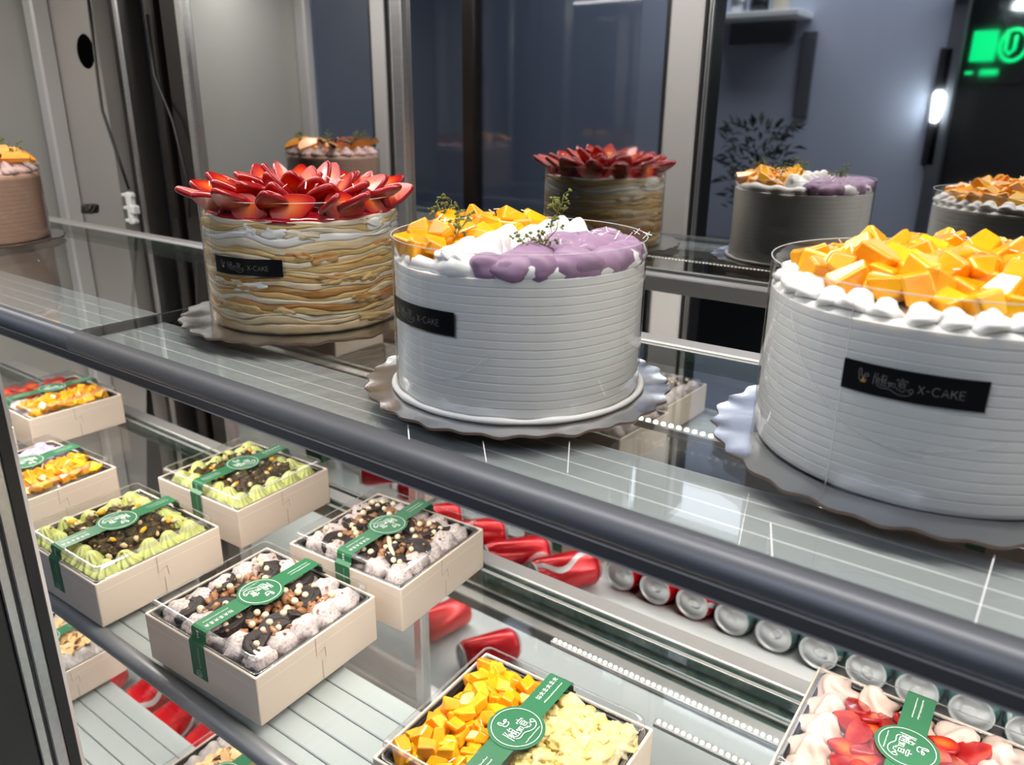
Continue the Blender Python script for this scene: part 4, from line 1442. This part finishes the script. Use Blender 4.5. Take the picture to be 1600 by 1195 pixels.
def dessert(name, kind, x, y, z, label, flip=0, rot=0.0, seed=1, band=True):
    """x, y: right front corner of the box in layout units; z: shelf"""
    c = W(x, y, z) + Vector((-BX / 2, BY / 2, 0.0003))
    o = empty(name, c, math.radians(rot))
    tag(o, label, 'boxed dessert', 'boxed desserts on the glass shelves')
    rnd = random.Random(seed)
    body = put('box_body', BOXM['body'], o)
    put('tab_slit', BOXM['slits'], body)
    put('fold_highlight', BOXM['fold'], body)
    put('tray', BOXM['tray'], o)
    lid = put('clear_lid', BOXM['lid'], o)
    put('lid_rim', BOXM['lidrim'], lid)
    if band:
        bd = put('paper_band', BOXM['band'], o)
        bd['label'] = 'green paper band with round white logo'
        put('band_print', BOXM['print%d' % flip], bd)
    X, Y = BX / 2 - 0.022, BY / 2 - 0.022
    if kind == 'matcha':
        filling('crumb_bed', 'crumb', o, 0.030, 0.050, seed, 0.004)
        for i, (px, py) in enumerate(perimeter(X, Y, 6, 5)):
            put('matcha_dollop', MATCHA[i % 3], o, (px, py, 0.0385), (rnd.uniform(-0.25, 0.25), rnd.uniform(-0.25, 0.25), rnd.uniform(0, 6)), rnd.uniform(0.95, 1.12))
        scatter(o, 'crumb_lump', CRUMB, rect_pts(-X + 0.014, X - 0.014, -Y + 0.012, Y - 0.012, 0.0095, rnd, 60), 0.0535, rnd, 0.6)
        scatter(o, 'pale_nut', PALENUT, rect_pts(-X + 0.008, X - 0.008, -Y + 0.008, Y - 0.008, 0.016, rnd, 22), 0.0575, rnd)
        scatter(o, 'orange_peel_bit', SEED, rect_pts(-X + 0.01, X - 0.01, -Y + 0.01, Y - 0.01, 0.026, rnd, 8), 0.0585, rnd)
        scatter(o, 'cocoa_bit', BIT, rect_pts(-X, X, -Y, Y, 0.012, rnd, 26), 0.0585, rnd)
    elif kind == 'cookie':
        filling('cookie_bed', 'cookie', o, 0.030, 0.045, seed, 0.004)
        filling('sponge_layer', 'sponge', o, 0.012, 0.036, seed, 0.001, 0.0098)
        for i, (px, py) in enumerate(perimeter(X, Y, 5, 5)):
            put('cookie_cream_ball', GREYBALL[i % 3], o, (px + rnd.uniform(-0.002, 0.002), py, 0.0445), (rnd.uniform(-0.5, 0.5), rnd.uniform(-0.5, 0.5), rnd.uniform(0, 6)), rnd.uniform(0.95, 1.12))
        scatter(o, 'nut', NUT, rect_pts(-X + 0.010, X - 0.010, -Y + 0.008, Y - 0.008, 0.0078, rnd, 85), 0.0525, rnd, 0.7, 0.8, 1.3)
        for i, (px, py) in enumerate(rect_pts(-X + 0.002, X - 0.002, -Y + 0.002, Y - 0.002, 0.026, rnd, 11)):
            q = put('cookie_half', COOKIE, o)
            q.matrix_local = Matrix.Translation((px, py, 0.0545)) @ Matrix.Rotation(rnd.uniform(0, 6.28), 4, 'Z') @ Matrix.Rotation(math.radians(rnd.uniform(4, 22)), 4, 'X') @ Matrix.Translation((0, -0.008, 0))
        scatter(o, 'chocolate_chunk', CHUNK, rect_pts(-X + 0.006, X - 0.006, -Y + 0.006, Y - 0.006, 0.03, rnd, 7), 0.0545, rnd, 0.5)
        scatter(o, 'crispy_pearl', [PEARL], rect_pts(-X - 0.002, X + 0.002, -Y, Y, 0.0074, rnd, 38), 0.0580, rnd, 0, 0.8, 1.1, 0.001)
        scatter(o, 'cocoa_bit', BIT, rect_pts(-X - 0.004, X + 0.004, -Y - 0.004, Y + 0.004, 0.008, rnd, 60), 0.0585, rnd)
        if seed == 6:
            MB().tube([(0.010, -0.012, 0.0590), (0.018, -0.018, 0.0600), (0.028, -0.028, 0.0590), (0.042, -0.038, 0.0575)], [0.0022, 0.0030, 0.0026, 0.0018], 8).build('curved_highlight', 'pearl', o)  # pale tube put in for a curved white highlight
    elif kind in ('mango_durian', 'mango_lilac', 'mango_berry', 'berry', 'almond'):
        bed = {'mango_durian': 'white', 'mango_lilac': 'white', 'mango_berry': 'white', 'berry': 'blush', 'almond': 'greycream2'}[kind]
        filling('cream_bed', bed, o, 0.030, 0.0475, seed, 0.004, 0.010)
        sgn = -1 if kind == 'mango_durian' else 1
        if kind.startswith('mango'):
            xa, xb = sorted((sgn * 0.013, sgn * (X + 0.008)))
            scatter(o, 'mango_cube', SMALLMANGO, rect_pts(xa, xb, -Y - 0.005, Y + 0.005, 0.0085, rnd, 70), 0.0520, rnd, 0.55, 0.9, 1.25, 0.003)
            scatter(o, 'mango_cube', SMALLMANGO, rect_pts(xa + 0.006, xb - 0.006, -Y, Y, 0.014, rnd, 16), 0.0575, rnd, 0.6, 0.9, 1.1, 0.001)
            xc, xd = sorted((-sgn * 0.013, -sgn * (X + 0.008)))
            if kind == 'mango_durian':
                scatter(o, 'durian_lump', DURIAN, rect_pts(xc, xd, -Y - 0.003, Y + 0.003, 0.0095, rnd, 60), 0.0525, rnd, 0.5, 0.8, 1.15, 0.003)
            elif kind == 'mango_lilac':
                scatter(o, 'lilac_lump', LILAC, rect_pts(xc, xd, -Y - 0.003, Y + 0.003, 0.0125, rnd, 34), 0.0515, rnd, 0.4, 0.8, 1.15, 0.002)
                for i in range(6):
                    put('white_shell', BLUSH[i % 3], o, (0.002, -0.05 + i * 0.02, 0.042), (-0.4, 0, 0), 0.8)
            else:
                scatter(o, 'strawberry_slice', SLICER + SLICE[:1], rect_pts(xc, xd, -Y, Y, 0.014, rnd, 18), 0.0530, rnd, 0.35, 0.7, 0.9)
        elif kind == 'berry':
            for i, (px, py) in enumerate(perimeter(X + 0.001, Y + 0.001, 5, 5)):
                put('blush_dollop', BLUSH[i % 3], o, (px, py, 0.041), (rnd.uniform(-0.35, 0.35), rnd.uniform(-0.35, 0.35), rnd.uniform(0, 6)), rnd.uniform(1.0, 1.2))
            filling('glaze_pool', 'glaze', o, 0.040, 0.0515, seed, 0.002, 0.032)
            scatter(o, 'strawberry_slice', SLICER + SLICE[:1], rect_pts(-X + 0.016, X - 0.016, -Y + 0.014, Y - 0.014, 0.0125, rnd, 34), 0.0535, rnd, 0.40, 0.70, 0.95)
        else:
            for i, (px, py) in enumerate(perimeter(X, Y, 6, 5)):
                put('grey_dollop', GREYSTAR[i % 2], o, (px, py, 0.0405), (rnd.uniform(-0.3, 0.3), rnd.uniform(-0.3, 0.3), rnd.uniform(0, 6)), rnd.uniform(0.95, 1.1))
            scatter(o, 'almond_flake', FLAKE, rect_pts(-X + 0.010, X - 0.010, -Y + 0.010, Y - 0.010, 0.0062, rnd, 110), 0.0545, rnd, 0.7, 0.9, 1.4, 0.003)
            scatter(o, 'nut', NUT, rect_pts(-X + 0.012, X - 0.012, -Y + 0.012, Y - 0.012, 0.016, rnd, 14), 0.0545, rnd, 0.7, 0.8, 1.1)
        if kind.startswith('mango') :
            shreds(o, lambda r: (r.uniform(-X, X), r.uniform(-Y, Y)), seed, 14, lambda x, y: 0.0605)
    return o


dessert('matcha_dessert', 'matcha', -1.446, 0.591, S2, 'box of green matcha cream at the front edge, its logo round upside down', 1, 1.2, 3)
dessert('matcha_dessert', 'matcha', -1.479, 0.941, S2, 'green matcha cream box in the back row, behind the chocolate cookie boxes', 0, 2.1, 4)
dessert('cookie_dessert', 'cookie', -0.968, 0.609, S2, 'chocolate cookie and pearl box at the shelf front edge, nearest of the two', 1, 2.0, 5)
dessert('cookie_dessert', 'cookie', -0.955, 0.937, S2, 'chocolate cookie and pearl box at the back, under the dark shelf nosing', 1, 3.2, 6)
dessert('mango_dessert', 'mango_durian', -0.375, 0.618, S2, 'box half orange mango cubes and half pale yellow durian cream', 0, 2.0, 8)
dessert('mango_dessert', 'mango_lilac', -1.925, 0.610, S2, 'box half mango and half lilac cream, left of the matcha boxes', 1, 3.0, 9)
dessert('mango_dessert', 'mango_berry', -2.455, 0.921, S2, 'box of mango and strawberry in the back row at the far left', 0, -1.0, 10)
dessert('strawberry_dessert', 'berry', -2.433, 0.580, S2, 'strawberry box at the far left edge, mostly out of view', 0, 0.0, 11)
dessert('strawberry_dessert', 'berry', 0.104, 0.925, S2, 'box of glossy strawberries ringed by blush cream at the lower right', 1, 0.5, 12)
dessert('almond_dessert', 'almond', -2.066, 0.610, S3, 'almond flake box with grey cream on the lowest shelf, left of the white slats', 1, 0.5, 13)
dessert('almond_dessert', 'almond', -1.212, 0.618, S3, 'almond flake box on the lowest shelf, under the front cookie box', 0, 1.0, 14)

# ------------------------------------------------------------------ drink cans


def can_meshes():
    L, R = 0.122, 0.033
    rot = Matrix.Rotation(-PI / 2, 4, 'X')      # axis along +Y, lid toward +Y

    def lat(prof):
        return MB().lathe(prof, 40, 0, True, rot)
    D = {}
    D['side'] = lat([(0.0285, -L / 2 + 0.006), (R - 0.0006, -L / 2 + 0.011), (R, -L / 2 + 0.015), (R, L / 2 - 0.016), (R - 0.001, L / 2 - 0.012), (0.0275, L / 2 - 0.003)])
    D['lid'] = lat([(0.0275, L / 2 - 0.0032), (0.0280, L / 2 - 0.0005), (0.0272, L / 2), (0.0262, L / 2 - 0.0006), (0.0256, L / 2 - 0.0045), (0.0235, L / 2 - 0.0050), (0.0225, L / 2 - 0.0028), (0.0, L / 2 - 0.0026)]).mesh('can_lid', 'canend')
    D['bottom'] = lat([(0.0285, -L / 2 + 0.0062), (0.0255, -L / 2 + 0.0015), (0.0240, -L / 2), (0.0222, -L / 2 + 0.0012), (0.012, -L / 2 + 0.008), (0.0, -L / 2 + 0.010)]).mesh('can_bottom', 'canend')
    t = MB()
    ring = [(0.0075 * math.cos(a), L / 2 - 0.0016, 0.004 + 0.011 * math.sin(a)) for a in [2 * PI * k / 20 for k in range(21)]]
    t.tube(ring, 0.0011, 6, 0, False)
    t.box(-0.0055, 0.0055, L / 2 - 0.0026, L / 2 - 0.0012, -0.006, 0.002, 0.0004)
    D['tab'] = t.mesh('pull_tab', 'canend')
    side_r = D['side'].mesh('can_side', 'canred')
    side_g = D['side'].mesh('can_side', 'cangreen')
    return D, side_r, side_g


CAND, CANR, CANG = can_meshes()


def can(x, y, z, colr, rot, rollv, label, group, lid_back=True):
    c = W(x, y, z) + Vector((0, 0, 0.0368 if (z == S3 and x > -1.42) else 0.0333))
    o = empty('drink_can', c)
    o.rotation_euler = (0, rollv, math.radians(rot) + (0 if lid_back else PI))
    put('can_side', CANR if colr == 'red' else CANG, o)
    l = put('can_lid', CAND['lid'], o)
    put('pull_tab', CAND['tab'], l)
    put('can_bottom', CAND['bottom'], o)
    tag(o, label, 'can', group)


ordn = ['first', 'second', 'third', 'fourth', 'fifth', 'sixth', 'seventh', 'eighth', 'ninth']
for i in range(3):
    can(-1.075 + 0.136 * i, 0.845, S3, 'red', 0, 0.6 * i + 0.4, '%s red can in the row of can ends seen in the mirror' % ordn[i], 'cans lying in a row on the lowest shelf')
for i in range(7):
    can(-0.667 + 0.136 * i, 0.845, S3, 'green', 0, 0.9 * i, '%s green can in the row of can ends, counted from the red ones' % ordn[i], 'cans lying in a row on the lowest shelf')
for i, (x, y, r) in enumerate(((-1.24, 1.06, 32), (-1.44, 1.07, 38), (-1.65, 1.06, 42), (-1.86, 1.07, 40), (-2.09, 1.07, 45), (-2.33, 1.06, 40))):
    can(x, y, S3, 'red', r, 0.5 + i, '%s slanting red can behind the almond boxes, seen in the mirror' % ordn[i], 'slanting cans on the lowest shelf')
for i, (x, y, r) in enumerate(((-2.62, 1.0, 10), (-2.40, 1.04, 14), (-2.22, 1.02, 8), (-2.03, 1.04, 16), (-1.86, 1.02, 12), (-1.58, 1.06, 28), (-1.36, 1.22, 34))):
    can(x, y, SD, 'red', r, 0.2 + 0.7 * i, '%s red can on the case floor, seen through the lowest glass' % ordn[i], 'cans on the case floor')

wb = MB().box(-1.40 * U, 1.3 * U, 0.66 * U, 1.19 * U, ZC + S3 * U + 0.0003, ZC + S3 * U + 0.0033, 0.0008).build('white_board', 'boardw')
tag(wb, 'thin white board under the row of cans on the lowest shelf', 'board')

# small things among the cans, seen in the mirror between the boxes
p = empty('ceramic_pot', W(-2.62, 1.0, S3))
MB().lathe([(0.0, 0.0), (0.016, 0.0), (0.026, 0.014), (0.028, 0.03), (0.022, 0.05), (0.010, 0.062), (0.006, 0.066), (0.0, 0.066)], 28).build('pot_body', 'ceramic', p)
MB().tube([(0, 0, 0.062), (0.002, 0, 0.075), (0.010, 0, 0.084), (0.020, 0, 0.082)], [0.006, 0.005, 0.004, 0.003], 10).build('hooked_spout', 'clip', p)
tag(p, 'small cream ceramic pot with a hooked white spout behind the boxes', 'pot')
q = empty('snack_carton', W(-2.78, 1.06, S3))
MB().box(-0.03, 0.03, -0.02, 0.02, 0, 0.10, 0.001).build('carton_body', 'greencard', q)
MB().box(-0.0302, 0.0302, -0.0202, 0.0202, 0.03, 0.065, 0.001).build('carton_stripe', 'yellowcard', q)
tag(q, 'dark green carton with a yellow stripe behind the matcha box', 'carton')

# cable and clip in the dark recess
cb = empty('power_cable', W(-3.08, 1.63, 0.2))
pts = [(-3.115, 1.66, 0.75), (-3.085, 1.62, 0.10), (-3.05, 1.60, -0.02), (-2.99, 1.60, -0.18), (-2.945, 1.60, -0.30)]
inv = Matrix.Translation(-cb.location)
o = MB().tube([W(*p_) for p_ in pts], 0.0028, 8).build('cable_run', 'cable', cb)
o.matrix_parent_inverse = inv
o = MB().tube([W(*p_) for p_ in ((-2.80, 1.68, 0.30), (-2.77, 1.66, 0.10), (-2.66, 1.64, -0.05), (-2.60, 1.63, -0.25), (-2.62, 1.63, -0.38))], 0.0026, 8).build('cable_run', 'cable', cb)
o.matrix_parent_inverse = inv
tag(cb, 'thin black cable hanging in the dark recess beside the mirror door', 'cable')
kl = empty('cable_clip', W(-2.945, 1.60, -0.37))
MB().box(-0.008, 0.008, -0.006, 0.006, -0.03, 0.03, 0.002).build('clip_body', 'clip', kl)
for z in (-0.024, 0.0, 0.024):
    MB().box(-0.022, 0.012, -0.005, 0.005, z - 0.003, z + 0.003, 0.001).build('clip_arm', 'clip', kl)
MB().box(-0.001, 0.018, -0.007, 0.007, -0.010, 0.006, 0.002).build('clip_latch', 'clip', kl)
tag(kl, 'white plastic cable clip on the post left of the strawberry cake', 'clip')
kn = empty('cord_knot', W(-3.06, 1.50, S1 - 0.0))
for k in range(3):
    a = k * 2.1
    MB().tube([(0.012 * math.cos(t + a) * (1 + 0.3 * math.cos(2 * t)), 0.012 * math.sin(t + a), 0.009 + 0.006 * math.sin(3 * t + a)) for t in [2 * PI * i / 18 for i in range(19)]], 0.0035, 7, 0, False).build('cord_loop', 'cable', kn)
tag(kn, 'small coil of black cord behind the left top shelf', 'cord')

# ------------------------------------------------------------------ the shop behind the photographer (seen in the mirrors)
YW = -2.10


def wallbox(name, x0, x1, y0, y1, z0, z1, m):
    o = MB().box(x0, x1, y0, y1, z0, z1).build(name, m)
    o['kind'] = 'structure'
    return o


wallbox('floor', -3.6, 2.6, YW, 1.3, -0.05, 0.0, 'floor')
wallbox('ceiling', -3.6, 2.6, YW, 1.3, 2.9, 2.95, 'walldark')
wallbox('wall_near', -3.6, -0.56, YW - 0.1, YW, 0, 2.9, 'wallblue')
wallbox('wall_near_right', 0.46, 2.6, YW - 0.1, YW, 0, 2.9, 'wallblue')
wallbox('wall_near_top', -0.56, 0.46, YW - 0.1, YW, 2.08, 2.9, 'wallblue')
wallbox('wall_left', -3.7, -3.6, YW, 1.3, 0, 2.9, 'wallblue')
wallbox('wall_right', 2.6, 2.7, YW, 1.3, 0, 2.9, 'walldark')
wallbox('wall_far', -3.6, 2.6, 1.2, 1.3, 0, 2.9, 'walldark')
dr = MB().box(-0.56, 0.46, YW - 0.09, YW - 0.06, 0, 2.08).build('door_1', 'doordark')
dr['kind'] = 'structure'
for x0, x1, z0, z1 in ((-0.60, -0.545, 0, 2.12), (0.445, 0.50, 0, 2.12), (-0.60, 0.50, 2.07, 2.12)):
    t_ = MB().box(x0, x1, YW - 0.02, YW + 0.03, z0, z1, 0.004).build('trim_1', 'walldark')
    t_['kind'] = 'structure'
ct = empty('counter', (-1.9, YW + 0.22, 0.0))  # added dark block that keeps the lower reflection black
MB().box(-1.25, 1.25, -0.2, 0.2, 0.0, 0.80, 0.004).build('counter_body', 'doordark', ct)
MB().box(-1.27, 1.27, -0.21, 0.22, 0.8002, 0.83, 0.004).build('counter_top', 'walldark', ct)
tag(ct, 'low dark counter added along the blue wall to blacken the reflection under the top shelf', 'counter')
# green neon sign on the dark door
ns = empty('neon_sign', (-0.43, YW - 0.05, 1.60))
MB().box(-0.10, 0.10, -0.008, 0.0, -0.09, 0.12, 0.003).build('sign_back', 'doordark', ns)
MB().box(-0.095, -0.01, 0.002, 0.010, -0.01, 0.10, 0.004).build('neon_block', 'neon', ns)
MB().tube([(0.045 + 0.045 * math.cos(a), 0.008, 0.045 + 0.055 * math.sin(a)) for a in [2 * PI * k / 24 for k in range(25)]], 0.007, 8, 0, False).build('neon_ring', 'neon', ns)
MB().tube([(0.02, 0.008, 0.10), (0.02, 0.008, 0.03), (0.035, 0.008, 0.015), (0.05, 0.008, 0.03), (0.05, 0.008, 0.08)], 0.007, 8).build('neon_stroke', 'neon', ns)
MB().tube([(-0.05, 0.008, -0.05), (0.01, 0.008, -0.05)], 0.011, 8).build('neon_bar', 'neon', ns)
MB().tube([(-0.10, 0.008, -0.05), (-0.075, 0.008, -0.05)], 0.006, 8).build('neon_bar', 'neon', ns)
tag(ns, 'glowing green neon sign reflected at the upper right', 'neon sign')
tl = empty('tube_lamp', (-0.30, YW - 0.05, 1.78))
MB().box(-0.12, 0.12, -0.01, 0.01, -0.012, 0.012, 0.003).build('lamp_body', 'clip', tl)
MB().box(-0.10, 0.10, 0.010, 0.016, -0.008, 0.008, 0.003).build('lamp_tube', 'ledw', tl)
tag(tl, 'short white tube lamp above the green neon sign', 'lamp')
wl = empty('wall_lamp', (-0.595, YW + 0.03, 1.40))
MB().box(-0.025, 0.025, -0.03, 0.0, -0.20, 0.24, 0.004).build('lamp_plate', 'doordark', wl)
MB().lathe([(0.0, -0.05), (0.010, -0.048), (0.013, 0.0), (0.016, 0.05), (0.010, 0.058), (0.0, 0.06)], 16, 0, True, Matrix.Translation((0, 0.012, 0.02))).build('lamp_bulb', 'ledw', wl)
tag(wl, 'bright upright wall lamp left of the dark doorway', 'lamp')
cd = empty('security_camera', (-0.58, YW + 0.06, 1.86))
MB().lathe([(0.0, -0.05), (0.022, -0.05), (0.024, 0.05), (0.0, 0.05)], 18, 0, True, Matrix.Rotation(PI / 2, 4, 'Y')).build('camera_body', 'clip', cd)
MB().tube([(0.03, -0.06, 0.0), (0.0, 0.0, 0.0)], 0.01, 8).build('camera_arm', 'doordark', cd)
tag(cd, 'small security camera above the dark doorway', 'camera')
# glass shelf with glinting jars, and the tall dark plant
ws = empty('wall_shelf', (-1.33, YW + 0.10, 1.78))
MB().box(-0.22, 0.20, -0.10, 0.10, -0.012, 0.012, 0.003).build('shelf_board', 'clip', ws)
MB().box(-0.15, 0.13, -0.10, -0.07, -0.10, -0.012, 0.002).build('shelf_bracket', 'walldark', ws)
tag(ws, 'pale wall shelf with jars, reflected at the top', 'shelf')
for i, (x, r, h_, m) in enumerate(((-1.42, 0.035, 0.09, 'canend'), (-1.33, 0.04, 0.08, 'doordark'), (-1.24, 0.034, 0.085, 'ceramic'))):
    j = MB().lathe([(0.0, 0.0), (r, 0.0), (r, h_ * 0.8), (r * 0.7, h_ * 0.9), (r * 0.75, h_), (0.0, h_)], 20).build('jar', m)
    j.location = (x, YW + 0.10, 1.7921)
    tag(j, ('silver jar at the left end of the wall shelf', 'dark jar in the middle of the wall shelf', 'cream jar at the right end of the wall shelf')[::-1][i], 'jar', 'jars on the wall shelf')
pl = empty('potted_plant', (-1.20, YW + 0.26, 0.8305))
MB().lathe([(0.0, 0.0), (0.06, 0.0), (0.075, 0.14), (0.065, 0.145), (0.0, 0.13)], 24).build('plant_pot', 'walldark', pl)
MB().tube([(0, 0, 0.12), (0.01, 0, 0.2), (0.0, 0, 0.40)], 0.012, 8).build('plant_stem', 'foliage', pl)
rnd = random.Random(2)
LF = MB().add([(0, 0, 0), (0.05, 0.018, 0.01), (0.11, 0.0, -0.01), (0.05, -0.018, 0.01)], [(0, 1, 2, 3)]).mesh('leaf', 'foliage')
for i in range(260):
    a, r, z = rnd.uniform(0, 6.28), 0.15 * math.sqrt(rnd.random()), rnd.uniform(0.17, 0.52)
    put('leaf', LF, pl, (r * math.cos(a), r * math.sin(a), z), (rnd.uniform(-0.6, 0.6), rnd.uniform(-1.2, 0.4), a), rnd.uniform(0.35, 0.7))
tag(pl, 'dark leafy plant against the blue wall, reflected above the mango cake', 'plant')
bn = MB().box(-1.16, -1.10, YW, YW + 0.02, 1.38, 1.72, 0.002).build('wall_banner', 'walldark')
tag(bn, 'narrow dark banner on the blue wall above the plant', 'banner')
